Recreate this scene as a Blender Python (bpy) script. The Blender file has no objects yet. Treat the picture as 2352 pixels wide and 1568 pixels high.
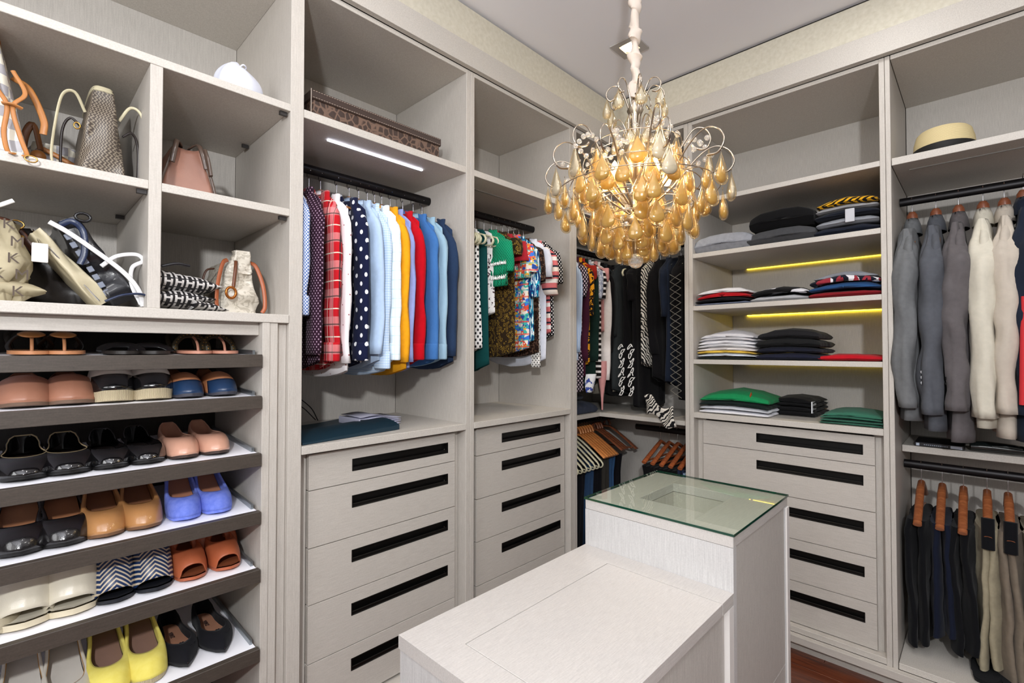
import bpy, math, random
from math import sin, cos, pi, radians, sqrt
from mathutils import Vector, Matrix, noise

# ------------------------------------------------------------------ scene, camera, light
sc = bpy.context.scene
COL = sc.collection
CAMZ = 1.30
YAW, PIT, FPX = radians(44.01), radians(1.066), 1119.2
cam_d = bpy.data.cameras.new('camera'); cam = bpy.data.objects.new('camera', cam_d); COL.objects.link(cam)
cam.location = (0, 0, CAMZ)
cam.rotation_euler = (pi/2 + PIT, 0, YAW - pi/2)
cam_d.sensor_width = 36.0; cam_d.lens = FPX*36.0/2352.0; cam_d.clip_start = 0.02
sc.camera = cam
sc.view_settings.view_transform = 'Standard'; sc.view_settings.look = 'None'
sc.view_settings.gamma = 1.0; sc.view_settings.use_curve_mapping = False
sc.view_settings.exposure = 0.40
wd = bpy.data.worlds.new('world'); sc.world = wd; wd.use_nodes = True
wd.node_tree.nodes['Background'].inputs[0].default_value = (1, .97, .93, 1)
wd.node_tree.nodes['Background'].inputs[1].default_value = 0.25

def add_light(name, kind, loc, power, col=(1, 1, 1), size=.1, rot=(0, 0, 0), size_y=None, spot=None):
    l = bpy.data.lights.new(name, kind); l.energy = power; l.color = col
    if kind == 'AREA':
        l.size = size
        if size_y: l.shape = 'RECTANGLE'; l.size_y = size_y
    elif kind in ('POINT', 'SPOT'):
        l.shadow_soft_size = size
        if spot: l.spot_size = spot; l.spot_blend = .6
    o = bpy.data.objects.new(name, l); o.location = loc; o.rotation_euler = rot; COL.objects.link(o)
    return o
# the photographer's flash, a hand's width left of the camera, and an unseen fill lamp added to brighten the right run
add_light('flash_light', 'POINT', (-.58, -.50, 1.90), 104, (.965, .98, 1), .05)
add_light('added_fill_light', 'AREA', (-1.25, .45, 1.95), 13, (.98, .99, 1), .9, (radians(90), 0, radians(-90)), 1.1)
for dx, dy in ((.55, .35), (.60, .95), (1.9, .25), (1.25, -.35), (.0, -.5), (1.98, -.75), (-.4, .75)):
    add_light('ceiling_spot', 'AREA', (dx, dy, 2.69), 2.1, (1, .98, .96), .22, (0, 0, 0), .22)

# ------------------------------------------------------------------ pixel -> place (frame 2352 x 1568)
F_ = (cos(YAW)*cos(PIT), sin(YAW)*cos(PIT), sin(PIT)); R_ = (sin(YAW), -cos(YAW), 0)
U_ = (R_[1]*F_[2]-R_[2]*F_[1], R_[2]*F_[0]-R_[0]*F_[2], R_[0]*F_[1]-R_[1]*F_[0])
def ray(x, y):
    a, b = (x-1176)/FPX, (784-y)/FPX
    return [F_[i]+R_[i]*a+U_[i]*b for i in range(3)]
def onY(x, y, Y): d = ray(x, y); t = Y/d[1]; return (d[0]*t, Y, CAMZ+d[2]*t)
def onX(x, y, X): d = ray(x, y); t = X/d[0]; return (X, d[1]*t, CAMZ+d[2]*t)
def onZ(x, y, Z): d = ray(x, y); t = (Z-CAMZ)/d[2]; return (d[0]*t, d[1]*t, Z)

# ------------------------------------------------------------------ materials
def lin(h):
    if isinstance(h, tuple): return (*h[:3], 1)
    h = h.lstrip('#'); r = []
    for i in (0, 2, 4):
        c = int(h[i:i+2], 16)/255; r.append(c/12.92 if c <= .04045 else ((c+.055)/1.055)**2.4)
    return (*r, 1)
class NT:
    def __init__(s, name):
        s.m = bpy.data.materials.new(name); s.m.use_nodes = True
        s.t = s.m.node_tree; s.b = s.t.nodes['Principled BSDF']; s._co = None
    def n(s, kind, **kw):
        nd = s.t.nodes.new(kind)
        for k, v in kw.items(): setattr(nd, k, v)
        return nd
    def l(s, a, b): s.t.links.new(a, b)
    def setin(s, nd, i, v):
        if isinstance(v, bpy.types.NodeSocket): s.l(v, nd.inputs[i])
        elif v is not None: nd.inputs[i].default_value = v
    def co(s):
        if s._co is None: s._co = s.n('ShaderNodeTexCoord').outputs['Object']
        return s._co
    def scaled(s, sc_, loc=(0, 0, 0)):
        m = s.n('ShaderNodeMapping'); s.l(s.co(), m.inputs[0]); m.inputs['Scale'].default_value = sc_; m.inputs['Location'].default_value = loc
        return m.outputs[0]
    def math(s, op, a, b=None, c=None):
        nd = s.n('ShaderNodeMath', operation=op); s.setin(nd, 0, a); s.setin(nd, 1, b)
        if c is not None: s.setin(nd, 2, c)
        return nd.outputs[0]
    def hv(s):                      # horizontal (x+y) and vertical (z) coordinate of a hanging cloth
        sp = s.n('ShaderNodeSeparateXYZ'); s.l(s.co(), sp.inputs[0])
        return s.math('SUBTRACT', sp.outputs[1], sp.outputs[0]), sp.outputs[2]
    def mix(s, f, a, b):
        nd = s.n('ShaderNodeMix', data_type='RGBA')
        s.setin(nd, 0, f)
        for i, v in ((6, a), (7, b)):
            if isinstance(v, bpy.types.NodeSocket): s.l(v, nd.inputs[i])
            else: nd.inputs[i].default_value = lin(v)
        return nd.outputs[2]
    def noise(s, vec, scale, detail=3, dist=0):
        nd = s.n('ShaderNodeTexNoise'); s.l(vec, nd.inputs['Vector']); nd.inputs['Scale'].default_value = scale
        nd.inputs['Detail'].default_value = detail; nd.inputs['Distortion'].default_value = dist
        return nd.outputs[0]
    def voro(s, vec, scale, feat='F1'):
        nd = s.n('ShaderNodeTexVoronoi', feature=feat); s.l(vec, nd.inputs['Vector']); nd.inputs['Scale'].default_value = scale
        return nd
    def ramp(s, f, stops, const=False):
        nd = s.n('ShaderNodeValToRGB'); s.l(f, nd.inputs[0]); cr = nd.color_ramp
        if const: cr.interpolation = 'CONSTANT'
        while len(cr.elements) < len(stops): cr.elements.new(.5)
        for e, (p, c) in zip(cr.elements, stops): e.position = p; e.color = lin(c)
        return nd.outputs[0]
    def bump(s, h, strength=.2, dist=.002):
        nd = s.n('ShaderNodeBump'); nd.inputs['Strength'].default_value = strength; nd.inputs['Distance'].default_value = dist
        s.l(h, nd.inputs['Height']); s.l(nd.outputs[0], s.b.inputs['Normal'])
    def col(s, c):
        if isinstance(c, bpy.types.NodeSocket): s.l(c, s.b.inputs['Base Color'])
        else: s.b.inputs['Base Color'].default_value = lin(c)
    def rm(s, rough, metal=0): s.b.inputs['Roughness'].default_value = rough; s.b.inputs['Metallic'].default_value = metal; return s.m
MC = {}
def plain(c, rough=.6, metal=0, coat=0, name=None, spec=None):
    k = ('p', c, rough, metal, coat, spec)
    if k not in MC:
        n = NT(name or 'plain'); n.col(c); n.rm(rough, metal); n.b.inputs['Coat Weight'].default_value = coat
        if spec is not None: n.b.inputs['Specular IOR Level'].default_value = spec
        MC[k] = n.m
    return MC[k]
def leather(c, rough=.4, coat=0, amt=.12):
    k = ('l', c, rough, coat)
    if k not in MC:
        n = NT('leather'); f = n.noise(n.co(), 30, 4)
        n.col(n.mix(n.math('MULTIPLY', f, amt*3), c, '#%02x%02x%02x' % tuple(int(int(c[i:i+2], 16)*.72) for i in (1, 3, 5))))
        n.bump(n.voro(n.co(), 420).outputs[0], .12, .001); n.rm(rough); n.b.inputs['Coat Weight'].default_value = coat
        MC[k] = n.m
    return MC[k]
def laminate(name, c1, c2, sx, rough=.5):
    n = NT(name); f = n.noise(n.scaled(sx), 1, 3); g = n.noise(n.scaled((260, 260, 260)), 1, 2)
    h = n.math('ADD', n.math('MULTIPLY', f, .65), n.math('MULTIPLY', g, .35))
    n.col(n.ramp(h, [(.3, c1), (.7, c2)])); n.bump(h, .06, .0008); n.rm(rough)
    return n.m
LAM_V = laminate('laminate_vertical_grain', '#b6b0a8', '#c9c3bb', (420, 420, 22))
LAM_H = laminate('laminate_horizontal_grain', '#b6b0a8', '#c9c3bb', (22, 22, 420))
LAM_S = laminate('laminate_shelf', '#b8b2aa', '#cfcac2', (300, 300, 420))
LAM_I = laminate('laminate_interior', '#b0aba5', '#c6c1ba', (420, 420, 22), .55)
ISL_T = laminate('laminate_island_top', '#b9b4b0', '#cdc8c3', (30, 420, 420), .35)
ISL_V = laminate('laminate_island_side', '#b8b6b5', '#d0cecc', (420, 420, 16), .45)
DARKW = laminate('laminate_dark', '#3a332d', '#4b433c', (30, 30, 420), .5)
SHADEB = laminate('laminate_back_shade', '#241f1b', '#302a25', (300, 300, 30), .6)  # back of the shoe bay, with its shade put into the colour
TRAYW = plain('#f8f8fe', .5, name='tray_white')
BLACKM = plain('#0b0a09', .35, .2, name='black_metal')
RODM = plain('#1b191b', .4, .6, name='dark_rod')
CHROME = plain('#d8d8dc', .2, 1, name='chrome')
GOLD = plain('#c79b52', .28, 1, name='gold_metal')
def wood(c1, c2, rough=.35, coat=.2, sc_=(8, 60, 60)):
    k = ('w', c1, c2)
    if k not in MC:
        n = NT('wood'); f = n.noise(n.scaled(sc_), 2, 4, .6); n.col(n.ramp(f, [(.3, c1), (.7, c2)])); n.rm(rough); n.b.inputs['Coat Weight'].default_value = coat; MC[k] = n.m
    return MC[k]
HWOOD = wood('#a8652c', '#c98848'); HORNG = wood('#c9743a', '#e39a58'); HBRWN = wood('#6d3b24', '#94573a'); CREAM = plain('#d3cfb2', .5, name='cream_plastic')

def fabric(name, build, rough=.92, bump=.25):
    n = NT(name); c = build(n) if callable(build) else build
    n.col(c); n.b.inputs['Specular IOR Level'].default_value = .15
    f = n.noise(n.co(), 900, 2); g = n.noise(n.co(), 22, 3)
    n.bump(n.math('ADD', n.math('MULTIPLY', f, .12), g), bump, .008); n.rm(rough)
    try: n.b.inputs['Sheen Weight'].default_value = .05
    except Exception: pass
    return n.m
def cloth(c, var=.06):
    k = ('c', c)
    if k not in MC:
        d = '#%02x%02x%02x' % tuple(int(int(c[i:i+2], 16)*(1-var*2)) for i in (1, 3, 5))
        MC[k] = fabric('cloth', lambda n: n.mix(n.noise(n.co(), 60, 3), c, d))
    return MC[k]
def denim(c, d):
    return fabric('denim', lambda n: n.mix(n.math('ADD', n.math('MULTIPLY', n.noise(n.scaled((500, 500, 90)), 1, 2), .5), n.math('MULTIPLY', n.noise(n.co(), 9, 3), .6)), d, c))
def p_stripes(n, base, bands):
    h, v = n.hv(); out = base
    for (ax, freq, wid, off, colr, al) in bands:
        s_ = h if ax == 'h' else v
        f = n.math('FRACT', n.math('ADD', n.math('MULTIPLY', s_, freq), off+100))
        m = n.math('MULTIPLY', n.math('LESS_THAN', f, wid), al)
        out = n.mix(m, out, colr)
    return out
def p_dots(n, base, colr, freq, rad, jit=0):
    h, v = n.hv(); out = base
    if jit:
        j = n.math('MULTIPLY', n.math('SUBTRACT', n.noise(n.co(), 14, 1), .5), jit); h = n.math('ADD', h, j)
    for o in (0, .5):
        a = n.math('SUBTRACT', n.math('FRACT', n.math('ADD', n.math('MULTIPLY', h, freq), 100+o)), .5)
        b = n.math('SUBTRACT', n.math('FRACT', n.math('ADD', n.math('MULTIPLY', v, freq), 100+o)), .5)
        r = n.math('SQRT', n.math('ADD', n.math('MULTIPLY', a, a), n.math('MULTIPLY', b, b)))
        out = n.mix(n.math('LESS_THAN', r, rad), out, colr)
    return out
def p_blobs(n, cols, scale, dist=.0):
    v = n.voro(n.co(), scale); sep = n.n('ShaderNodeSeparateColor'); n.l(v.outputs['Color'], sep.inputs[0])
    f = n.math('FRACT', n.math('ADD', sep.outputs[0], n.math('MULTIPLY', n.math('LESS_THAN', v.outputs['Distance'], .28), .37)))
    return n.ramp(f, [(i/len(cols), c) for i, c in enumerate(cols)], True)
def p_zebra(n, a, b, scale=9, dist=9, wid=.5):
    w = n.n('ShaderNodeTexWave'); n.l(n.co(), w.inputs[0]); w.inputs['Scale'].default_value = scale
    w.inputs['Distortion'].default_value = dist; w.inputs['Detail'].default_value = 1; w.inputs['Detail Scale'].default_value = 1.2; w.bands_direction = 'DIAGONAL'
    return n.ramp(w.outputs[1], [(0, a), (wid, b)], True)
def p_leopard(n, gold, dark, scale=60):
    v = n.voro(n.co(), scale)
    return n.ramp(v.outputs['Distance'], [(0, gold), (.16, dark), (.36, gold), (.46, dark)], True)

# ------------------------------------------------------------------ mesh helpers
class MB:
    def __init__(s): s.v = []; s.f = []
    def add(s, v, f):
        o = len(s.v); s.v += [tuple(p) for p in v]; s.f += [tuple(i+o for i in q) for q in f]; return s
    def box(s, x0, x1, y0, y1, z0, z1):
        if x0 > x1: x0, x1 = x1, x0
        if y0 > y1: y0, y1 = y1, y0
        if z0 > z1: z0, z1 = z1, z0
        return s.add([(x0, y0, z0), (x1, y0, z0), (x1, y1, z0), (x0, y1, z0), (x0, y0, z1), (x1, y0, z1), (x1, y1, z1), (x0, y1, z1)],
                     [(0, 3, 2, 1), (4, 5, 6, 7), (0, 1, 5, 4), (1, 2, 6, 5), (2, 3, 7, 6), (3, 0, 4, 7)])
    def grid(s, rows, cu=False, cv=False, skip=None):
        nr, nc = len(rows), len(rows[0]); v = [p for r in rows for p in r]; f = []
        for i in range(nr if cv else nr-1):
            for j in range(nc if cu else nc-1):
                if skip and skip(i, j): continue
                f.append((i*nc+j, i*nc+(j+1) % nc, ((i+1) % nr)*nc+(j+1) % nc, ((i+1) % nr)*nc+j))
        return s.add(v, f)
    def fan(s, ring, c=None):
        c = c or tuple(sum(p[k] for p in ring)/len(ring) for k in range(3))
        n = len(ring); return s.add(list(ring)+[c], [(i, (i+1) % n, n) for i in range(n)])
    def loft(s, rings, cap0=True, cap1=True):
        s.grid(rings, cu=True)
        if cap0: s.fan(list(reversed(rings[0])))
        if cap1: s.fan(rings[-1])
        return s
    def sweep(s, pts, rx, ry=None, n=8, up=(0, 0, 1), cap=True, square=False, power=1):
        pts = [Vector(p) for p in pts]; m = len(pts); rings = []
        side = None
        for i, p in enumerate(pts):
            t = (pts[min(i+1, m-1)]-pts[max(i-1, 0)])
            if t.length < 1e-9: t = Vector((0, 0, 1))
            t.normalize()
            if side is None:
                side = Vector(up).cross(t)
                if side.length < 1e-3: side = Vector((1, 0, 0)).cross(t)
                if side.length < 1e-3: side = Vector((0, 1, 0)).cross(t)
            else: side = side-t*side.dot(t)
            side.normalize(); u = t.cross(side)
            a = rx[i] if isinstance(rx, (list, tuple)) else rx
            b = (ry[i] if isinstance(ry, (list, tuple)) else ry) if ry is not None else a
            if square: rings.append([p+side*a*q[0]+u*b*q[1] for q in ((1, 1), (-1, 1), (-1, -1), (1, -1))])
            else: rings.append([p+side*a*cos(2*pi*k/n)+u*b*sin(2*pi*k/n) for k in range(n)])
        return s.loft(rings, cap, cap)
    def lathe(s, prof, n=16, c=(0, 0, 0), cap=True):
        rings = [[(c[0]+r*cos(2*pi*k/n), c[1]+r*sin(2*pi*k/n), c[2]+z) for k in range(n)] for r, z in prof]
        return s.loft(rings, cap, cap)
    def plate_hole(s, u0, u1, z0, z1, a0, a1, b0, b1, v0, v1, mp):
        o = [(u0, z0), (u1, z0), (u1, z1), (u0, z1)]; h = [(a0, b0), (a1, b0), (a1, b1), (a0, b1)]
        v = [mp(u, w, z) for w in (v0, v1) for (u, z) in o+h]; f = []
        for k in range(4):
            j = (k+1) % 4
            f += [(k, j, 4+j, 4+k), (8+j, 8+k, 12+k, 12+j), (j, k, 8+k, 8+j), (4+k, 4+j, 12+j, 12+k)]
        return s.add(v, f)
    def xf(s, M): s.v = [tuple(M @ Vector(p)) for p in s.v]; return s
    def build(s, name, mat, parent=None, smooth=False, bevel=0, local=False, solid=0, sub=0, auto=None):
        me = bpy.data.meshes.new(name)
        off = Vector(wl(parent)) if (parent and not local) else Vector((0, 0, 0))
        me.from_pydata([tuple(Vector(p)-off) for p in s.v], [], s.f); me.materials.append(mat)
        me.validate(); me.update()
        fixn(me)
        o = bpy.data.objects.new(name, me); COL.objects.link(o)
        if parent: o.parent = parent
        if smooth:
            for p in me.polygons: p.use_smooth = True
            if auto: me.set_sharp_from_angle(angle=radians(auto))
        if solid:
            m = o.modifiers.new('solid', 'SOLIDIFY'); m.thickness = solid; m.offset = 0
        if bevel:
            m = o.modifiers.new('bevel', 'BEVEL'); m.width = bevel; m.segments = 1; m.limit_method = 'ANGLE'
        if sub:
            m = o.modifiers.new('sub', 'SUBSURF'); m.levels = sub; m.render_levels = sub
        return o
import bmesh
def fixn(me):
    b = bmesh.new(); b.from_mesh(me); bmesh.ops.recalc_face_normals(b, faces=b.faces); b.to_mesh(me); b.free()
def wl(o):
    v = Vector((0, 0, 0))
    while o: v += o.location; o = o.parent
    return v
def tag(o, label, cat, group=None, kind=None):
    o['label'] = label; o['category'] = cat
    if group: o['group'] = group
    if kind: o['kind'] = kind
    return o
def thing(name, label, cat, loc=(0, 0, 0), rz=0, group=None, rx=0, ry=0):
    o = bpy.data.objects.new(name, None); COL.objects.link(o); o.empty_display_size = .05
    o.location = loc; o.rotation_euler = (rx, ry, rz); return tag(o, label, cat, group)
def structure(o): o['kind'] = 'structure'; return o
def curve(pts, n=8):            # Catmull-Rom through points
    P = [Vector(p) for p in pts]; P = [P[0]*2-P[1]]+P+[P[-1]*2-P[-2]]; out = []
    for i in range(1, len(P)-2):
        for k in range(n):
            t = k/n; a, b, c, d = P[i-1:i+3]
            out.append(.5*((2*b)+(c-a)*t+(2*a-5*b+4*c-d)*t*t+(3*b-a-3*c+d)*t**3))
    out.append(P[-2]); return out
def interp(tab, t):
    for (a, b), (c, d) in zip(tab, tab[1:]):
        if t <= c: return b+(d-b)*(t-a)/(c-a) if c > a else d
    return tab[-1][1]
def sstep(a, b, t): t = max(0, min(1, (t-a)/(b-a))); return t*t*(3-2*t)
def nz(x, y, z, s=1): return noise.noise(Vector((x*s, y*s, z*s)))
def text_mb(txt, size, depth=.0006):
    c = bpy.data.curves.new('t', 'FONT'); c.body = txt; c.size = size; c.extrude = depth; c.align_x = 'CENTER'; c.align_y = 'CENTER'; c.resolution_u = 2
    o = bpy.data.objects.new('t', c); me = o.to_mesh(); mb = MB().add([v.co[:] for v in me.vertices], [tuple(p.vertices) for p in me.polygons])
    o.to_mesh_clear(); bpy.data.objects.remove(o); bpy.data.curves.remove(c); return mb

# ------------------------------------------------------------------ the two runs of wardrobes
YL, YB, XR, XB = 1.5, 2.014, 2.3726, 2.909
class Run:
    def __init__(s, kind): s.k = kind
    def mp(s, u, v, z): return (u, YL+v, z) if s.k == 'L' else (XR+v, u, z)
    def box(s, mb, u0, u1, v0, v1, z0, z1):
        a = s.mp(u0, v0, z0); b = s.mp(u1, v1, z1); return mb.box(a[0], b[0], a[1], b[1], a[2], b[2])
RL, RR = Run('L'), Run('R'); DEP = .514
ZTOP, ZSH, ZCL, ZCR = 2.432, 2.047, 1.006, .993
def rbox(run, parent, name, u0, u1, v0, v1, z0, z1, mat=None, bevel=.0012):
    return run.box(MB(), u0, u1, v0, v1, z0, z1).build(name, mat or LAM_S, parent, bevel=bevel)
def drawers(run, parent, u0, u1, zs, hu0, hu1, flip=1):
    k = ((YL if run.k == 'L' else XR)+.03)/(YL if run.k == 'L' else XR)
    a, b = u0*k, u1*k; ha, hb = hu0*k, hu1*k; Z = [CAMZ+(z-CAMZ)*k for z in zs]
    for i in range(len(Z)-1):
        zt, zb = Z[i]-.0012, Z[i+1]+.0012; off = .036 if i == 0 else .043
        h1, h0 = zt-off, zt-off-.041
        d = MB().plate_hole(min(a, b), max(a, b), zb, zt, min(ha, hb), max(ha, hb), h0, h1, .03, .05, run.mp).build('drawer', LAM_H, parent, bevel=.0012)
        m = MB(); lo, hi = min(ha, hb), max(ha, hb)
        run.box(m, lo, hi, .047, .049, h0, h1)
        run.box(m, lo, lo+.003, .029, .047, h0, h1); run.box(m, hi-.003, hi, .029, .047, h0, h1)
        run.box(m, lo, hi, .029, .047, h1-.003, h1); run.box(m, lo, hi, .029, .047, h0, h0+.003)
        run.box(m, lo+.004, hi-.004, .031, .035, h0+.003, h0+.013)
        m.build('handle', BLACKM, d, bevel=.0006)
        s_ = hb-flip*.012
        sm = MB(); c = run.mp(s_, .040, (h0+h1)/2-.006)
        sm.box(c[0]-.002, c[0]+.002, c[1]-.002, c[1]+.002, c[2]-.002, c[2]+.002).build('screw', CHROME, d)

# --- left unit: bag cubbies over pull-out shoe trays
cu = thing('wardrobe_unit', 'open taupe wardrobe unit with handbag cubbies above pull-out shoe trays', 'wardrobe', (.05, 1.76, .0))
C0, P1R = .587, .627
B = lambda *a, **k: rbox(RL, cu, *a, **k)
B('side_panel', C0, P1R, 0, DEP, .06, 2.449, LAM_V); B('side_panel', -.52, -.48, 0, DEP, .06, 2.449, LAM_V)
B('top_panel', -.48, C0, 0, DEP, ZTOP, 2.449)
B('back_panel', -.48, C0, DEP, DEP+.014, 1.385, 2.449, LAM_I); B('back_panel', -.48, .513, DEP-.06, DEP-.046, .06, 1.38, SHADEB)
B('shelf', -.48, C0, 0, DEP, ZSH-.022, ZSH)
B('shelf', -.48, .241, .002, DEP, 1.706, 1.728); B('shelf', .268, C0, .002, DEP, 1.706, 1.728)
B('divider', .241, .268, .001, DEP, 1.407, ZSH-.022, LAM_V)
B('shelf', -.48, C0-.001, -.003, DEP, 1.382, 1.407)
B('top_rail', -.48, .513, .03, .05, 1.345, 1.382, LAM_H)
B('side_panel', .513, .534, 0, .46, .06, 1.382, LAM_V)
B('filler_panel', .5345, .5565, .002, .02, .06, 1.382, LAM_V); B('filler_panel', .5567, .5865, .018, .03, .06, 1.382, LAM_V)
B('base_board', -.48, .587, .0, .02, .06, .16, LAM_H); B('kick_board', -.48, .62, .05, .06, 0, .06, LAM_H)
for (X, Y, Z) in ((.57, 1.52, 2.018), (.57, 1.86, 2.018), (.227, 1.52, 1.699), (.57, 1.52, 1.699), (.227, 1.86, 1.699)):
    MB().box(X-.008, X+.012, Y-.006, Y+.006, Z-.004, Z+.006).build('shelf_pin', plain('#4c4a4a', .4, .8), cu)
TR = [1.289, 1.170, 1.006, .841, .677, .453]
SL = [.02, .03, .05, .05, .04, .01]
for zt, sl in zip(TR, SL):
    m = MB(); m.add([(-.47, 1.508, zt-.014), (.505, 1.508, zt-.014), (.505, 1.94, zt-.014+.43*sl), (-.47, 1.94, zt-.014+.43*sl),
                     (-.47, 1.508, zt-.002), (.505, 1.508, zt-.002), (.505, 1.94, zt-.002+.43*sl), (-.47, 1.94, zt-.002+.43*sl)],
                    [(0, 3, 2, 1), (4, 5, 6, 7), (0, 1, 5, 4), (1, 2, 6, 5), (2, 3, 7, 6), (3, 0, 4, 7)])
    t = m.build('shoe_tray', TRAYW, cu)
    RL.box(MB(), -.475, .509, -.012, .008, zt-.036, zt).build('tray_front', DARKW, t, bevel=.001)
    MB().add([(.496, 1.53, zt-.002), (.503, 1.53, zt-.002), (.503, 1.93, zt-.002+.4*sl), (.496, 1.93, zt-.002+.4*sl),
              (.496, 1.53, zt+.012), (.503, 1.53, zt+.012), (.503, 1.93, zt+.012+.4*sl), (.496, 1.93, zt+.012+.4*sl)],
             [(0, 3, 2, 1), (4, 5, 6, 7), (0, 1, 5, 4), (1, 2, 6, 5), (2, 3, 7, 6), (3, 0, 4, 7)]).build('tray_rail', plain('#9aa0a4', .3, .9), t)
# --- second unit: shirts over drawers
su = thing('wardrobe_unit', 'taupe wardrobe unit with rod of long-sleeved shirts above five drawers', 'wardrobe', (.95, 1.76, 0))
B = lambda *a, **k: rbox(RL, su, *a, **k)
P2L, P2R, P3L, P3R = 1.286, 1.330, 1.976, 2.033
B('side_panel', P2L, (P2L+P2R)/2-.0006, 0, DEP, .06, 2.449, LAM_V)
B('top_panel', P1R+.001, P2L, 0, DEP, ZTOP, 2.449); B('back_panel', P1R+.001, P2L, DEP, DEP+.014, .06, 2.449, LAM_I)
B('shelf', P1R+.001, P2L, .001, DEP, ZSH-.026, ZSH); B('counter', P1R+.001, P2L, -.002, DEP, .981, ZCL)
B('filler_panel', P1R+.001, .665, .052, .062, .12, .981, LAM_V); B('filler_panel', 1.24, P2L, .052, .062, .12, .981, LAM_V)
B('base_board', P1R+.001, P2L, .0, .05, .07, .125, LAM_H); B('kick_board', P1R, P2L, .05, .06, 0, .07, LAM_H)
ZD = [.979, .866, .688, .514, .335, .158]
drawers(RL, su, .651, 1.230, ZD, onY(809, 1150, YL)[0], onY(1029, 1100, YL)[0])
# --- third unit: blouses over drawers
bu = thing('wardrobe_unit', 'narrow taupe wardrobe unit with rod of short-sleeved blouses above drawers', 'wardrobe', (1.65, 1.76, 0))
B = lambda *a, **k: rbox(RL, bu, *a, **k)
B('side_panel', (P2L+P2R)/2+.0006, P2R, 0, DEP, .06, 2.449, LAM_V); B('side_panel', P3L, (P3L+P3R)/2-.0006, 0, DEP, .06, 2.449, LAM_V)
B('top_panel', P2R, P3L, 0, DEP, ZTOP, 2.449); B('back_panel', P2R, P3L, DEP, DEP+.014, .06, 2.449, LAM_I)
B('shelf', P2R, P3L, .001, DEP, ZSH-.026, ZSH); B('counter', P2R, P3L, -.002, DEP, .981, ZCL)
B('filler_panel', P2R, 1.36, .052, .062, .12, .981, LAM_V); B('filler_panel', 1.94, P3L, .052, .062, .12, .981, LAM_V)
B('base_board', P2R, P3L, .0, .05, .07, .125, LAM_H); B('kick_board', P2R, P3L, .05, .06, 0, .07, LAM_H)
drawers(RL, bu, 1.343, 1.926, ZD, onY(1153, 1050, YL)[0], onY(1287, 1030, YL)[0])
# --- corner unit
ku = thing('wardrobe_unit', 'dark corner wardrobe unit with rods on two sides and an L-shaped shelf', 'wardrobe', (2.5, 1.6, 0))
B = lambda *a, **k: rbox(RL, ku, *a, **k); BR = lambda *a, **k: rbox(RR, ku, *a, **k)
Q0L, Q0R, Q1L, Q1R = 1.080, 1.037, .282, .245
B('side_panel', (P3L+P3R)/2+.0006, P3R, 0, DEP, .06, 2.449, LAM_V); BR('side_panel', Q0L, (Q0L+Q0R)/2+.0006, 0, XB-XR, .06, 2.449, LAM_V)
B('back_panel', P3R, XB, DEP, DEP+.014, .06, 2.449, LAM_I); BR('back_panel', Q0L, YB, XB-XR, XB-XR+.014, .06, 2.449, LAM_I)
MB().box(P3R, XB, YL, YB, ZTOP, 2.449).box(XR, XB, Q0L, YL, ZTOP, 2.449).build('top_panel', LAM_S, ku)
MB().box(P3R, XB, 1.50, YB, ZSH-.026, ZSH).box(2.38, XB, Q0L, 1.50, ZSH-.026, ZSH).build('shelf', LAM_S, ku)
MB().box(P3R, XB, 1.62, YB, .915, .938).box(2.42, XB, Q0L, 1.62, .915, .938).build('shelf', LAM_S, ku)
MB().box(P3R, XB, YL, YB, .06, .10).box(XR, XB, Q0L, YL, .06, .10).build('base_board', LAM_H, ku)
# --- folded clothes unit
fu = thing('wardrobe_unit', 'taupe wardrobe unit with shelves of folded clothes and yellow light strips', 'wardrobe', (2.64, .66, 0))
B = lambda *a, **k: rbox(RR, fu, *a, **k)
DR = XB-XR
B('side_panel', (Q0L+Q0R)/2-.0006, Q0R, 0, DR, .06, 2.449, LAM_V); B('side_panel', Q1L, (Q1L+Q1R)/2+.0006, 0, DR, .06, 2.449, LAM_V)
B('top_panel', Q0R, Q1L, 0, DR, ZTOP, 2.449); B('back_panel', Q0R, Q1L, DR, DR+.014, .06, 2.449, LAM_I)
RZ = [1.782, 1.521, 1.256]
for z in [ZSH]+RZ: B('shelf', Q0R, Q1L, .001, DR, z-.022, z)
B('counter', Q0R, Q1L, -.002, DR, .968, ZCR)
B('filler_panel', Q0R, .995, .052, .062, .1, .968, LAM_V); B('filler_panel', .32, Q1L, .052, .062, .1, .968, LAM_V)
B('base_board', Q0R, Q1L, .0, .05, .088, .112, LAM_H)
drawers(RR, fu, .991, .310, [.962, .847, .664, .486, .307, .129], onX(1737, 1000, XR)[1], onX(1982, 1030, XR)[1])
# --- suit unit
tu = thing('wardrobe_unit', 'open wardrobe unit with hanging suit jackets above hanging trousers', 'wardrobe', (2.64, -.15, 0))
B = lambda *a, **k: rbox(RR, tu, *a, **k)
SUIT_SHADE = laminate('laminate_suit_shade', '#6a635c', '#857d75', (420, 420, 22))  # laminate darkened with the suit side's shade, assigned to no part
B('side_panel', (Q1L+Q1R)/2-.0006, Q1R+.002, 0, DR, .06, 2.449, LAM_V); B('side_panel', -.62, -.66, 0, DR, .06, 2.449, LAM_V)
B('top_panel', Q1R, -.62, 0, DR, ZTOP, 2.449); B('back_panel', Q1R, -.62, DR, DR+.014, .06, 2.449, LAM_I)
B('shelf', Q1R, -.62, .001, DR, ZSH-.030, ZSH-.002); B('shelf', Q1R, -.62, .2, DR, .885, .912); B('shelf', Q1R, -.62, .0, DR, .088, .112)
# plinth under the right run
structure(MB().box(XR-.03, XR-.0005, -.66, Q0L, .058, .0875).build('trim_4', LAM_H, bevel=.001))
structure(MB().box(XR+.03, XR+.045, -.66, Q0L, 0, .0585).build('baseboard_right', LAM_H))
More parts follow.
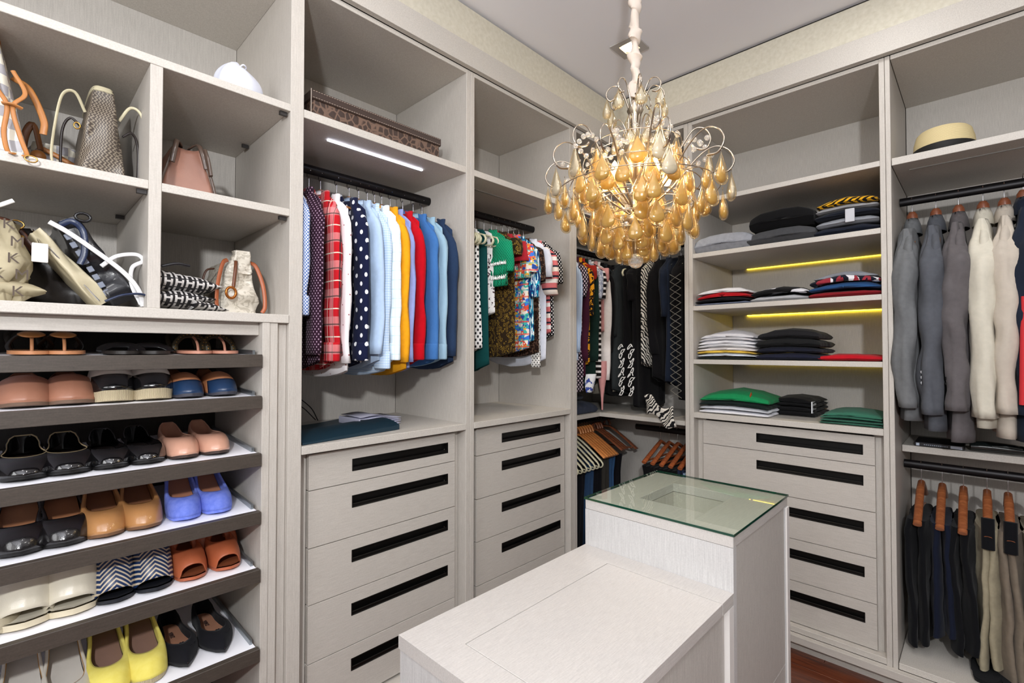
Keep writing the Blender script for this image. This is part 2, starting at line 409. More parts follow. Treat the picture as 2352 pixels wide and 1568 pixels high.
# rods
def rod(parent, p0, p1, r=.013, bracket=True):
    m = MB(); m.sweep([p0, p1], r, r*1.35, n=12).build('hanging_rod', RODM, parent, smooth=True, auto=40)
RODZ = 1.957
rod(su, (P1R+.001, 1.75, RODZ), (P2L-.001, 1.75, RODZ)); rod(bu, (P2R, 1.75, RODZ), (P3L, 1.75, RODZ))
rod(ku, (P3R, 1.76, 1.90), (2.72, 1.76, 1.90)); rod(ku, (2.64, Q0L, 1.90), (2.64, 1.60, 1.90))
rod(ku, (P3R, 1.80, .855), (2.86, 1.80, .855)); rod(ku, (2.66, Q0L, .84), (2.66, 1.52, .84))
rod(tu, (2.62, Q1R, 1.925), (2.62, -.62, 1.925)); rod(tu, (2.64, Q1R, .825), (2.64, -.62, .825))
# light fittings under the shelves
def emis(name, c, s):
    n = NT(name); n.b.inputs['Emission Color'].default_value = lin(c); n.b.inputs['Emission Strength'].default_value = s; n.col('#ffffff'); return n.m
la = tag(MB().box(.75, 1.14, 1.596, 1.604, 2.0165, 2.021).build('light_bar', emis('white_led', '#e9ecff', 6), None), 'lit white light bar under the shelf above the shirts', 'light')
tag(MB().box(1.42, 1.86, 1.62, 1.626, 2.0175, 2.021).build('light_bar', plain('#77726c', .3), None), 'unlit thin light bar under the shelf above the blouses', 'light')
tag(MB().box(2.47, 2.476, -.6, .2, 2.0135, 2.017).build('light_bar', plain('#77726c', .3), None), 'unlit thin light bar under the shelf above the suit jackets', 'light')
for z, e, nm in ((RZ[0], 6, 'upper'), (RZ[1], 13, 'middle'), (RZ[2], 5, 'lower')):
    tag(MB().box(XB-.006, XB-.001, .285, .955, z-.0242, z-.0222).build('light_strip', emis('yellow_led', '#ffdc32', e), None),
        {'upper': 'yellow light strip glowing behind striped and red folded tops', 'middle': 'bright yellow light strip above the stack of white tops',
         'lower': 'dim yellow light strip above the green folded top'}[nm], 'light')

# ------------------------------------------------------------------ room shell
ZC = 2.705
WALLP = NT('wallpaper'); f = WALLP.noise(WALLP.co(), 60, 6, .3); WALLP.col(WALLP.ramp(f, [(.3, '#cbc5b3'), (.7, '#d8d3c3')])); WALLP.bump(f, .2, .002); WALLP = WALLP.rm(.7)
CEILM = plain('#f3f3f9', .8, name='ceiling_paint'); WHITEW = plain('#6f6c69', .8, name='wall_paint')
X0, Y0 = -1.3, -1.6
structure(MB().box(X0, XB+.1, Y0, YB+.1, ZC+.001, ZC+.08).build('ceiling', CEILM))
structure(MB().box(X0, XR-.01, YL-.015, YL+.0, 2.545, ZC-.012).build('wall_left', WALLP))
structure(MB().box(XR-.008, XR+.0, Y0, YL-.015, 2.545, ZC-.012).build('wall_right', WALLP))
structure(MB().box(X0, XR-.008, YL+.004, YL+.02, 2.45, ZC).box(XR+.004, XR+.02, Y0, YL-.015, 2.45, ZC).build('painted_gap_shade', plain('#2b2723', .8)))  # dark backing sheet, colours in the shade of the gap below the ceiling
structure(MB().box(X0, XR-.03, YL-.0225, YL-.0005, 2.451, 2.544).build('trim_1', LAM_S, bevel=.001))
structure(MB().box(XR-.030, XR-.0005, Y0, YL-.0225, 2.451, 2.544).build('trim_2', LAM_S, bevel=.001))
structure(MB().box(X0-.1, X0, Y0, YB+.1, 0, ZC).build('wall_back', WHITEW))
structure(MB().box(X0, XB+.1, Y0-.1, Y0, 0, ZC).build('wall_front', WHITEW))
structure(MB().box(X0, XB+.1, YB+.03, YB+.1, 0, ZC).build('wall_side', WHITEW))
structure(MB().box(XB+.03, XB+.1, Y0, YB+.03, 0, ZC).build('wall_far', WHITEW))
fl = structure(MB().box(X0, XB+.03, Y0, YB+.03, -.04, -.012).build('floor', plain('#2c1810', .7)))
FW = NT('floor_wood'); f = FW.noise(FW.scaled((60, 5, 60)), 1, 5, .5); oi = FW.n('ShaderNodeObjectInfo').outputs['Random']
FW.col(FW.mix(FW.math('MULTIPLY', oi, .35), FW.ramp(f, [(.3, '#4a2114'), (.7, '#7c4127')]), '#5a2a1c')); FW.b.inputs['Coat Weight'].default_value = .2; FW = FW.rm(.3)
rnd = random.Random(4)
pm = {}
for i in range(46):
    x = X0+.002+i*.092; y = Y0
    if x+.09 > XB: break
    y += -rnd.random()*.8
    while y < YB:
        ln = 1.25; a, b = max(y, Y0), min(y+ln, YB)
        if b-a > .05: MB().box(x, x+.0905, a+.0008, b-.0008, -.0115, 0).build('floorboard', FW, fl, bevel=.0008)
        y += ln
# recessed downlight behind the chandelier cord
dl = thing('downlight', 'small square recessed ceiling spotlight behind the chandelier cord', 'light', (1.98, 1.157, ZC))
MB().plate_hole(1.915, 2.045, 1.092, 1.222, 1.945, 2.015, 1.122, 1.192, ZC-.006, ZC, lambda u, v, z: (u, z, v)).build('frame', plain('#b9b5b2', .5), dl)
MB().lathe([(.0, -.003), (.033, -.003), (.033, .0)], 20, (1.98, 1.157, ZC-.001)).build('lamp', emis('warm_lamp', '#ffdca0', 14), dl)
add_light('downlight_beam', 'SPOT', (1.98, 1.157, ZC-.02), 14, (1, .86, .66), .03, spot=radians(80))

# ------------------------------------------------------------------ island
isl = thing('dressing_island', 'pale wood dressing island with raised glass-topped end and low bench top', 'island', (1.2, .665, 0))
ix0, ix1, iy0, iy1 = 1.245, 1.705, .447, .888
zt = .842
MB().plate_hole(ix0, ix1, iy0, iy1, 1.372, 1.605, .572, .775, zt-.028, zt, lambda u, v, z: (u, z, v)).build('tall_top', ISL_T, isl, bevel=.0012)
MB().box(ix0, ix0+.02, iy0, iy1, .0, zt-.0285).box(ix1-.02, ix1, iy0, iy1, 0, zt-.0285).box(ix0+.02, ix1-.02, iy1-.02, iy1, 0, zt-.0285).build('tall_body', ISL_V, isl)
MB().box(ix1-.022, ix1+.004, iy0-.004, iy0+.0, .0, zt-.03).build('edge_strip', plain('#e3dfdb', .5), isl)
d = MB().box(ix0+.021, ix1-.024, iy0+.004, iy0+.02, .335, zt-.0295).build('door', LAM_I, isl)
d = MB().plate_hole(ix0+.021, ix1-.024, .06, .331, 1.44, 1.665, .24, .285, iy0+.004, iy0+.02, lambda u, v, z: (u, v, z)).build('drawer', LAM_I, isl)
MB().box(1.44, 1.665, iy0+.017, iy0+.019, .24, .285).build('handle', BLACKM, d)
# display tray under the glass
tr = MB(); x0, x1, y0, y1 = 1.372, 1.605, .572, .775
tr.box(x0-.004, x0, y0, y1, zt-.10, zt-.029).box(x1, x1+.004, y0, y1, zt-.10, zt-.029).box(x0, x1, y0-.004, y0, zt-.10, zt-.029).box(x0, x1, y1, y1+.004, zt-.10, zt-.029)
tr.build('display_box', LAM_V, isl); MB().box(x0, x1, y0, y1, zt-.104, zt-.10).build('display_floor', plain('#cfcdca', .6), isl)
tag(MB().box(1.40, 1.50, .585, .60, zt-.0995, zt-.0905).build('reflection_strip', plain('#eeece6', .6)), 'small white card modelled as a strip in the recess under the island glass', 'reflection')  # pale strip stands in for light mirrored in the glass
def thin_glass(name, tint, rough=.01, ior=1.5):
    n = NT(name); tr = n.n('ShaderNodeBsdfTransparent'); tr.inputs[0].default_value = lin(tint); gl = n.n('ShaderNodeBsdfGlossy'); gl.inputs['Roughness'].default_value = rough
    fr = n.n('ShaderNodeFresnel'); fr.inputs[0].default_value = ior; mx = n.n('ShaderNodeMixShader'); ge = n.n('ShaderNodeNewGeometry'); n.l(n.math('MULTIPLY', fr.outputs[0], n.math('SUBTRACT', 1, ge.outputs['Backfacing'])), mx.inputs[0]); n.l(tr.outputs[0], mx.inputs[1]); n.l(gl.outputs[0], mx.inputs[2])
    n.l(mx.outputs[0], n.t.nodes['Material Output'].inputs[0]); return n.m
GL = thin_glass('glass_top', '#f7faf6')
GE = NT('glass_edge'); GE.b.inputs['Transmission Weight'].default_value = .3; GE.col('#0f4636'); GE = GE.rm(.08)
g = MB().box(ix0-.002, ix1+.002, iy0-.002, iy1+.002, zt+.0006, zt+.0072).build('glass_top', GL, isl, bevel=.0006)
m = MB()
m.box(ix0-.0032, ix0-.0022, iy0-.003, iy1+.003, zt+.001, zt+.0068).box(ix1+.0022, ix1+.0032, iy0-.003, iy1+.003, zt+.001, zt+.0068)
m.box(ix0-.003, ix1+.003, iy0-.0032, iy0-.0022, zt+.001, zt+.0068).box(ix0-.003, ix1+.003, iy1+.0022, iy1+.0032, zt+.001, zt+.0068)
m.build('green_edge', GE, g)
# low bench: slab with lid
lx0, lz = .577, .705
mp = lambda u, v, z: (u, z, v)
MB().box(lx0, ix0-.0006, .764, iy1, lz-.028, lz).box(lx0, .653, iy0, .764, lz-.028, lz).box(1.176, ix0-.0006, iy0, .764, lz-.028, lz).build('bench_top', ISL_T, isl)
MB().box(.6555, 1.1745, iy0, .7627, lz-.028, lz-.0003).build('lid', ISL_T, isl, bevel=.0008)
MB().box(.60, 1.2, .5, .80, lz-.034, lz-.0285).build('lid_support', LAM_I, isl)
MB().box(lx0+.003, lx0+.02, iy0+.0, iy1-.002, .0, lz-.0285).box(lx0+.02, ix0-.001, iy1-.02, iy1-.002, 0, lz-.0285).build('bench_body', ISL_V, isl)
MB().box(lx0+.02, 1.215, iy0+.012, iy0+.028, .28, lz-.032).build('door', LAM_I, isl, bevel=.001)
MB().box(lx0+.02, 1.215, iy0+.030, iy0+.045, .0, .27).build('drawer', LAM_I, isl, bevel=.001)
MB().box(1.217, ix0-.001, iy0, iy0+.02, .0, lz-.03).build('edge_strip', plain('#e3dfdb', .5), isl)

# ------------------------------------------------------------------ hangers and hanging clothes
def hook_mb(h=.07, r=.0016, rr=.017):
    pts = [(0, 0, -.01), (0, 0, h-.035)] + [(0, rr*cos(a)-0, h-.035+rr+rr*sin(a)) for a in [radians(x) for x in (-90+20*k for k in range(0, 13))]]
    return MB().sweep(curve(pts[:2]+pts[3:], 3), r, n=6)
_hk = {}
ORD = ['first', 'second', 'third', 'fourth', 'fifth', 'sixth', 'seventh', 'eighth']
def hanger(loc, label, mat=HWOOD, rz=0, half=.2, drop=.075, kind='wood', group=None, hookh=.07, bar=False, name='clothes_hanger', tilt=0):
    """origin at the neck, width along local y, hook up"""
    t = thing(name, label, 'hanger', loc, rz, group)
    key = (kind, mat.name, half, drop, hookh, bar)
    if key in _hk:
        for src in _hk[key]:
            c = src.copy(); COL.objects.link(c); c.parent = t
        return t
    parts = [hook_mb(hookh).build('hook', CHROME, t, smooth=True, local=True)]
    m = MB(); n = 9
    if kind == 'wood':
        pts = [(0, y, -drop*abs(y/half)**1.35 - .006*sin(pi*abs(y/half))) for y in [half*(k/n*2-1) for k in range(n+1)]]
        m.sweep(pts, .0065, [.011+.009*abs(p[1]/half)**1 if abs(p[1]) > .02 else .016 for p in pts], n=8, up=(1, 0, 0))
        m.sweep(curve([(0, -.026, .0), (0, -.016, .024), (0, 0, .036), (0, .016, .024), (0, .026, .0)], 3), .007, .008, n=8, up=(1, 0, 0))
        if bar: m.sweep([(0, -half*.86, -drop*.98), (0, half*.86, -drop*.98)], .005, n=6)
    elif kind == 'open':                       # cream plastic: shoulders, curled ends, lower bar
        pts = [(0, y, -drop*abs(y/half)**1.2) for y in [half*(k/n*2-1) for k in range(n+1)]]
        m.sweep(pts, .004, .009, n=8, up=(1, 0, 0))
        for s_ in (-1, 1):
            e = [(0, s_*half, -drop), (0, s_*(half+.012), -drop-.018), (0, s_*half, -drop-.036), (0, s_*(half-.03), -drop-.034)]
            m.sweep(curve(e, 4), .004, .0065, n=8, up=(1, 0, 0))
        m.sweep([(0, -half+.03, -drop-.034), (0, half-.03, -drop-.034)], .004, .005, n=6, up=(1, 0, 0))
    parts.append(m.build('shoulder_bar', mat, t, smooth=True, local=True))
    _hk[key] = parts
    return t
def ring_body(z, hw, th, seed, rip, n=28, lean=0, y0=0, fr=5):
    r = []
    for k in range(n):
        a = 2*pi*k/n; ca, sa = cos(a), sin(a)
        y = hw*(abs(ca)**.8)*(1 if ca >= 0 else -1); x = th*(abs(sa)**.7)*(1 if sa >= 0 else -1)
        w = rip*(.6*sin(fr*y/max(hw, .01)*2.2+seed*1.7+z*3)+.7*nz(y*9+seed*3, z*2.2, seed*5.1)+.35*nz(y*24, z*5, seed))
        r.append((x+w, y0+y+lean*(-z), z+.004*sin(3*y/hw+seed)*(1 if rip else 0)))
    return r
def cloth_body(L, half, th, seed, neck=.05, drop=.065, flare=0, rip=.008, K=22, hem='round', lean=0, waist=0):
    R = []
    for k in range(K+1):
        t = k/K; z = -L*t**1.15
        sh = min(1, (-z)/drop)
        hw = neck+(half-neck)*sqrt(max(0, sh))*.999 if sh < 1 else half
        if sh >= 1: hw = half*(1-waist*sin(min(1, (-z-drop)/(L-drop))*pi))+flare*((-z-drop)/(L-drop))
        tt = th*(.5+.5*min(1, -z/.12)) if th < .03 else th*(.42+.58*min(1, -z/.25)); q = ring_body(z, hw, tt, seed, rip*min(1, -z/.1), lean=lean)
        if hem == 'round' and k >= K-3:
            q = [(x, y, z2+(.035*(abs(y)/hw)**2)*(k-K+4)/4) for x, y, z2 in q]
        R.append(q)
    m = MB(); m.grid(R, cu=True); m.fan(list(reversed(R[0]))); return m
def sleeve_mb(L, side, half, drop, seed, r0=.05, r1=.032, thx=.55, lean=.0, fold=.006, xo=0, out=.0, K=18, n=16, cap=(.42, .66, .84, .95)):
    R = []
    for k in range(K+1):
        t = k/K; z = -drop*(.35 if k < 1 else .6)-L*t**1.15
        cy = side*(half-.028+out*t+.012*sin(pi*t)+lean*t); cx = xo+.010*nz(t*3, seed, 1)*1.6*t
        r = r0+(r1-r0)*t**.8
        r *= cap[k] if k < len(cap) else 1
        if k < 4: cy -= side*(.035, .016, .006, .001)[k]
        q = []
        for j in range(n):
            a = 2*pi*j/n; f = fold*(nz(cos(a)*1.5+seed, sin(a)*1.5, z*9)+.6*sin(z*40+seed*2+2*a)*nz(seed, z*6, 3))
            q.append((cx+(r*thx+f)*cos(a), cy+(r+f)*sin(a), z+(.02*side*-sin(a)*(1-t) if k < 5 else 0)))
        R.append(q)
    R.insert(0, [(xo+.008*cos(2*pi*j/n), side*(half-.05)+.012*sin(2*pi*j/n), -drop*.2) for j in range(n)])
    return MB().grid(R, cu=True)
def collar_mb(neck=.05, h=.034, thx=.03):
    m = MB(); n = 20; R = []
    for j, (sc_, z) in enumerate(((1., -.012), (.9, h*.6), (.78, h), (1.0, h*.5), (1.22, -.02))):
        R.append([(thx*sc_*cos(2*pi*k/n), neck*sc_*sin(2*pi*k/n)*1.0, z-.012*(k in (14, 15, 16))*(j > 2)) for k in range(n)])
    return m.grid(R, cu=True)
def garment(name, label, cat, loc, mat, rz=0, L=.66, half=.2, sleeve=.56, th=.016, seed=0, collar=True, group=None, cuff=None, buttons=None,
            hmat=None, rip=.008, drop=.065, neck=.05, flare=0, lean=.0, r0=.05, r1=.034, sides=(-1, 1), mats=None, thx=.55, hlabel=None, out=.01, waist=0, hkind='wood', fold=.006, hook=None, hem='round', xo=-.012):
    t = thing(name, label, cat, loc, rz, group)
    cloth_body(L, half, th, seed, neck, drop, flare, rip, waist=waist, hem=hem).build('body', mat, t, smooth=True, local=True, solid=.0015)
    if sleeve:
        for s_ in sides:
            sl = sleeve_mb(sleeve, s_, half, drop, seed+s_, r0, r1, thx, fold=fold, xo=xo, out=out).build('sleeve', (mats or {}).get('sleeve', mat), t, smooth=True, local=True, solid=.0015)
            if cuff and s_ == -1:
                zc = -drop*.7-sleeve; cy = s_*(half-.028+out); n = 16
                R = [[(xo+(r1*thx+.003+d)*cos(2*pi*j/n), cy+(r1+.003+d)*sin(2*pi*j/n), zc+z) for j in range(n)] for z, d in ((.045, -.001), (.04, .001), (-.012, .001), (-.016, -.001))]
                MB().grid(R, cu=True).build('cuff', cuff, sl, smooth=True, local=True, solid=.002)
    if collar: collar_mb(neck*.8, .032, th*1.5).build('collar', (mats or {}).get('collar', mat), t, smooth=True, local=True, solid=.002)
    if buttons:
        for k in range(7):
            z = -.09-k*.075
            MB().lathe([(0, 0), (.0045, 0), (.0045, .0015), (0, .0015)], 10).xf(Matrix.Translation((-th-.010, -half*.62+.006*nz(k, seed, 0), z)) @ Matrix.Rotation(-pi/2, 4, 'Y')).build('button', buttons, t, local=True)
    hanger((loc[0], loc[1], loc[2]+.0), hlabel or ('hanger holding the '+label), hmat or HWOOD, rz, half=half-.035 if (sleeve or hkind != 'open') else .185, drop=drop*.9 if (sleeve or hkind != 'open') else .055, kind=hkind, hookh=hook or (.108 if abs(rz) < .1 and loc[1] < 1.755 else .07))
    return t
white_btn = plain('#e8e6e0', .4, name='button_white')
# -- long-sleeved shirts
P = {}
P['pale'] = fabric('white_blue_dots', lambda n: p_dots(n, '#e8ecf6', '#5d7bb8', 95, .3))
P['maroon'] = fabric('maroon_dots', lambda n: p_dots(n, '#2c1626', '#a78aa0', 62, .16))
P['plaid'] = fabric('red_plaid', lambda n: p_stripes(n, '#b81822', [('h', 14, .34, .1, '#e9a0a4', .38), ('v', 11, .34, .2, '#e4b0b0', .35), ('h', 14, .05, .52, '#20242a', .9), ('v', 11, .04, .6, '#e6e2d2', .85), ('h', 14, .03, .62, '#e6e2d2', .8), ('v', 11, .05, .16, '#2c3a36', .8), ('h', 14, .03, .05, '#2e4a3a', .9)]))
P['white'] = fabric('white_motifs', lambda n: p_dots(n, '#f4f1f3', '#9a4550', 15, .035, .02))
P['navydot'] = fabric('navy_white_dots', lambda n: p_dots(n, '#141a38', '#eef0f4', 17, .13, .012))
P['skyb'] = cloth('#b8d0ee', .04)
P['gingham'] = fabric('blue_gingham', lambda n: p_stripes(n, '#dcebf8', [('h', 110, .5, 0, '#a9c9ee', .55), ('v', 110, .5, 0, '#a9c9ee', .55)]))
P['wstripe'] = fabric('white_faint_checks', lambda n: p_stripes(n, '#eff7fb', [('h', 46, .12, 0, '#c3dfea', .8), ('v', 30, .08, 0, '#c8e4ea', .8)]))
P['yellow'] = cloth('#f2a81c'); P['peri'] = cloth('#9aa8e2', .04); P['red'] = cloth('#c40a1c')
P['den1'] = denim('#4a7cba', '#2f5f9e'); P['den2'] = denim('#a5c4d6', '#86a9c0'); P['den3'] = denim('#2c405e', '#1d2b45')
NZ = 1.852
SH = [
 (.655, 'pale', 'pale shirt with fine blue dots at the left end of the rod', .50, 1, 0), (.700, 'maroon', 'dark maroon long-sleeved shirt with tiny light dots', .66, 0, 0),
 (.752, 'plaid', 'red plaid shirt with black and cream checks', .66, 1, 1), (.795, 'white', 'white long-sleeved shirt with small embroidered motifs', .69, 0, 0),
 (.858, 'navydot', 'navy shirt with large white polka dots', .66, 1, 0), (.908, 'skyb', 'plain sky blue long-sleeved shirt beside the navy dotted one', .66, 0, 0),
 (.948, 'gingham', 'pale blue gingham shirt with button placket', .69, 1, 1), (.985, 'wstripe', 'white shirt with faint blue checks and buttoned cuff', .66, 1, 0),
 (1.018, 'yellow', 'bright yellow shirt between white and lilac shirts', .69, 0, 0), (1.050, 'peri', 'plain lilac blue long-sleeved shirt', .69, 0, 0),
 (1.090, 'red', 'plain bright red long-sleeved shirt', .66, 1, 0), (1.150, 'den1', 'mid blue denim shirt with faded seams', .66, 1, 0),
 (1.202, 'den2', 'faded light blue denim shirt', .66, 1, 0), (1.248, 'den3', 'dark navy denim shirt at the right end of the rod', .67, 0, 0)]
for i, (x, k, lb, L, cf, bt) in enumerate(SH):
    fl_ = lb.split(' at the')[0].split(' beside')[0].split(' between')[0]
    garment('hanging_shirt', lb, 'shirt', (x, 1.752+.006*nz(i, 3, 2), NZ), P[k], L=L-.04, half=.205+.006*(i % 3), sleeve=(L-.135) if i else L-.12, seed=i*2.3+1,
            cuff=P[k] if cf else None, buttons=white_btn if bt else None, hlabel='wooden hanger holding the '+fl_, th=.013, r0=.058, r1=.042, rip=.008, fold=.007,
            out=.018, xo=-.010, thx=.36, group='long-sleeved shirts on the rod')
# -- blouses in the third unit
def ruffle(parent, mat, y, z, w=.05, h=.05, n=40, x=-.02, amp=.012, seed=0, name='ruffle'):
    R = [[(x+amp*(r+.3)*sin(k*1.3+seed)*.8, y-w/2+w*k/n+.003*sin(k*2.1), z-h*r+.005*cos(k*1.3+seed)) for k in range(n+1)] for r in (0, .5, 1)]
    return MB().grid(R).build(name, mat, parent, smooth=True, local=True, solid=.0012)
Q = {}
Q['beige'] = fabric('beige_stripes', lambda n: p_stripes(n, '#e6e1d8', [('h', 16, .5, 0, '#b3a493', .9)]))
Q['wdot'] = fabric('white_black_dots', lambda n: p_dots(n, '#f1f0ee', '#15151a', 34, .2))
Q['wsmall'] = fabric('white_small_dots', lambda n: p_dots(n, '#eceae6', '#2a2a2c', 50, .17))
Q['teal'] = cloth('#0f4a4a'); Q['floral'] = fabric('white_floral', lambda n: n.mix(n.math('GREATER_THAN', n.noise(n.co(), 34, 4, 1.5), .58), '#e9e7e6', '#453038'))
Q['green'] = fabric('green_lace', lambda n: p_dots(n, '#179067', '#0a4f3c', 70, .16, .01))
Q['leop'] = fabric('gold_leopard', lambda n: p_leopard(n, '#94762c', '#2e2112', 75))
Q['red'] = cloth('#b52a35'); Q['folk'] = fabric('folk_print', lambda n: p_stripes(n, p_blobs(n, ['#e9e2d6', '#3c74d8', '#d8503a', '#e7b13e', '#46b6a8', '#e8dfd2', '#2d4fa0'], 62), [('v', 17, .12, .3, '#e9553c', .8), ('v', 17, .1, .75, '#3cb8a8', .7)]))
Q['blue'] = fabric('blue_brush', lambda n: n.ramp(n.noise(n.scaled((60, 60, 12)), 1, 3, 1.5), [(.3, '#16306a'), (.47, '#2aa6c4'), (.53, '#e6f2f4'), (.62, '#1c4a94'), (1, '#1c4a94')], True))
Q['lace'] = fabric('brown_lace', lambda n: n.mix(n.math('GREATER_THAN', n.noise(n.co(), 70, 3, 1), .54), '#221511', '#5b4234'))
Q['pwhite'] = cloth('#dfe3ef', .04); Q['coral'] = fabric('coral_stripes', lambda n: p_stripes(n, '#cf6e70', [('v', 9, .18, .1, '#ece8e4', 1), ('v', 9, .1, .42, '#1f2433', 1), ('v', 9, .2, .6, '#e9ddd2', 1), ('v', 9, .08, .85, '#1f2433', 1)]))
Q['bdot'] = fabric('black_white_dots', lambda n: p_dots(n, '#121115', '#e8e4e2', 52, .2, .01))
Q['darkfl'] = fabric('dark_floral', lambda n: p_blobs(n, ['#17121a', '#17121a', '#2a1a38', '#e07b3a', '#2ba6a6', '#c58a4e', '#17121a', '#4b3aa8'], 48))
Q['rust'] = cloth('#a04a3e')
BL = [ # x, key, label, length, sleeve len, collar, hanger kind
 (1.375, 'rust', 'rust coloured sleeveless blouse half hidden by the panel', .62, 0, 'open'), (1.405, 'beige', 'cream sleeveless blouse with wide beige stripes', .55, 0, 'open'),
 (1.445, 'wdot', 'white sleeveless blouse with black polka dots and ruffled front', .58, 0, 'open'), (1.49, 'teal', 'plain dark teal sleeveless blouse', .66, 0, 'open'),
 (1.525, 'floral', 'white blouse with dark floral sprigs', .42, 0, 'open'), (1.56, 'green', 'green lace blouse with white-edged ruffled sleeve', .28, .18, 'open'),
 (1.615, 'leop', 'gold and black leopard print blouse', .60, .10, 'open'), (1.665, 'red', 'plain red short-sleeved blouse', .24, .12, 'open'),
 (1.70, 'folk', 'blouse in a colourful folk print with flared sleeve', .58, .17, 'open'), (1.745, 'blue', 'blue and turquoise brushstroke blouse with tassel', .55, .28, 'wood'),
 (1.785, 'lace', 'dark brown lace blouse with short sleeves', .60, .2, 'wood'), (1.825, 'pwhite', 'pale white blouse with curved ruffled hem', .64, .18, 'wood'),
 (1.865, 'coral', 'coral blouse with white and navy bands', .50, .26, 'wood'), (1.90, 'bdot', 'black blouse with white dots at the far end of the rod', .52, .2, 'wood')]
BT = {}
for i, (x, k, lb, L, sl, hk) in enumerate(BL):
    BT[k] = garment('hanging_blouse', lb, 'blouse', (x, 1.752, 1.862), Q[k], L=L, half={'leop': .205, 'folk': .205, 'blue': .20, 'pwhite': .20, 'coral': .205, 'bdot': .20}.get(k, .19 if sl else .15)+.004*(i % 3), sleeve=sl, seed=i*3.1+40, collar=(k in ('red',)),
            hlabel=('cream' if hk == 'open' else 'wooden')+' hanger holding the '+lb.split(' with')[0].split(' half')[0].split(' at the')[0], hkind=hk, hmat=CREAM if hk == 'open' else HORNG,
            th=.013, r0=.055, r1=.062, rip=.011, out=.03, xo=-.012, thx=.42, neck=.07, fold=.012, group='blouses on the rod', drop=.05 if sl else .03, flare=.01)
ruffle(BT['wdot'], Q['wdot'], -.10, -.06, .05, .45, x=-.022, amp=.008)
for z in (-.12, -.17, -.22): ruffle(BT['green'], Q['green'], -.19, z, .11, .05, x=-.03, seed=z*9)
for z in (-.135, -.20): ruffle(BT['green'], plain('#f2f3ef', .8), -.19, z-.028, .11, .012, x=-.036, seed=z*9, name='white_edging')
ruffle(BT['folk'], Q['folk'], -.20, -.16, .11, .06, x=-.034, amp=.016)
m = MB()
for k in range(14): m.sweep([(-.035+.004*sin(k*2.), -.19+.005*(k-7)*.6, -.27), (-.036+.006*sin(k), -.19+.005*(k-7), -.35-.01*sin(k*3))], .0022, n=5)
m.build('tassel', plain('#3f9ccc', .7), BT['blue'], local=True, smooth=True)
for s_ in range(7): ruffle(BT['pwhite'], Q['wsmall'], -.17+.0*s_, -.32-.045*s_, .05, .05, x=-.02, seed=s_, amp=.012)
for i in range(4):   # extra empty cream hangers at the near end of the blouse rod
    hanger((1.350+.022*i, 1.752, 1.862), ORD[i]+' empty cream plastic hanger from the left end of the blouse rod', CREAM, 0, .185, .06, 'open', 'empty cream hangers on the blouse rod')
# -- corner unit, upper left rod
K = {}
K['bstr'] = fabric('blue_white_stripes', lambda n: p_stripes(n, '#dfe8f4', [('h', 75, .5, 0, '#6f97cc', .9)]))
K['bdots'] = fabric('black_spots', lambda n: p_dots(n, '#15101a', '#cdb9c4', 44, .24, .03)); K['maroon'] = cloth('#42182c')
K['orange'] = fabric('black_orange', lambda n: n.mix(n.math('GREATER_THAN', n.noise(n.co(), 42, 2, .8), .5), '#1b1210', '#e29a22'))
K['redk'] = cloth('#a0281e'); K['dgreen'] = cloth('#142b25'); K['paisley'] = fabric('grey_paisley', lambda n: n.mix(n.math('GREATER_THAN', n.noise(n.co(), 60, 2, 2), .5), '#8d94a8', '#c9cdd6'))
K['bwstr'] = fabric('black_white_bands', lambda n: p_stripes(n, '#14100f', [('v', 32, .4, 0, '#e6e1de', 1)])); K['pink'] = cloth('#d89a98')
K['bwv'] = fabric('black_white_pinstripe', lambda n: p_stripes(n, '#14100f', [('h', 26, .3, 0, '#e6e1de', 1)]))
K['offw'] = cloth('#e8e0dc', .04); K['black'] = cloth('#0e0d10'); K['charc'] = cloth('#2f3436'); K['taupe'] = cloth('#a39b8c'); K['tan'] = cloth('#8f8680')
K['zebra'] = fabric('zebra_print', lambda n: p_zebra(n, '#dcd6cb', '#1b1a1c', 26, 6, .5)); K['navy'] = cloth('#1b2333'); K['white'] = plain('#efeeea', .8)
KL = [(2.06, 'bstr', 'blue and white pinstriped shirt at the near end of the corner rod', .62, .50), (2.10, 'bdots', 'black blouse scattered with pale spots', .78, .2), (2.135, 'maroon', 'plain maroon top beside the spotted blouse', .70, .55),
 (2.17, 'orange', 'black and orange patterned top', .64, .3), (2.20, 'redk', 'brick red top with pointed collar', .3, .1), (2.235, 'dgreen', 'very dark green long top', .75, .55),
 (2.27, 'paisley', 'pale grey paisley top', .4, .2), (2.30, 'bwstr', 'black and white striped dress with banded shoulder', .72, .2), (2.34, 'pink', 'dusty pink top beside the white sleeve', .45, .1),
 (2.375, 'offw', 'off-white top with one long hanging sleeve', .60, .66), (2.42, 'black', 'plain black top beside the off-white one', .72, .5), (2.46, 'charc', 'ribbed charcoal grey cardigan on the corner rod', .72, .55),
 (2.50, 'taupe', 'taupe grey top behind the charcoal cardigan', .80, 0), (2.545, 'black', 'long black top hanging behind the taupe one', .74, .5), (2.59, 'charc', 'dark grey cardigan deep in the corner', .78, .5)]
KT = {}
for i, (x, k, lb, L, sl) in enumerate(KL):
    KT[k] = garment('hanging_garment', lb, 'top', (2.13+(x-2.06)*.88, 1.76, 1.83), K[k], L=L, half=.20, sleeve=sl, seed=i*1.9+80, collar=k in ('redk', 'bstr'), th=.014, r0=.055, r1=.034 if sl > .4 else .05,
        hlabel='hanger holding the '+lb.split(' at the')[0].split(' beside')[0].split(' with')[0].split(' behind')[0], hkind='open' if i % 3 else 'wood', hmat=CREAM if i % 3 else HBRWN, out=.012, thx=.4, rip=.008, group='clothes on the corner rod')
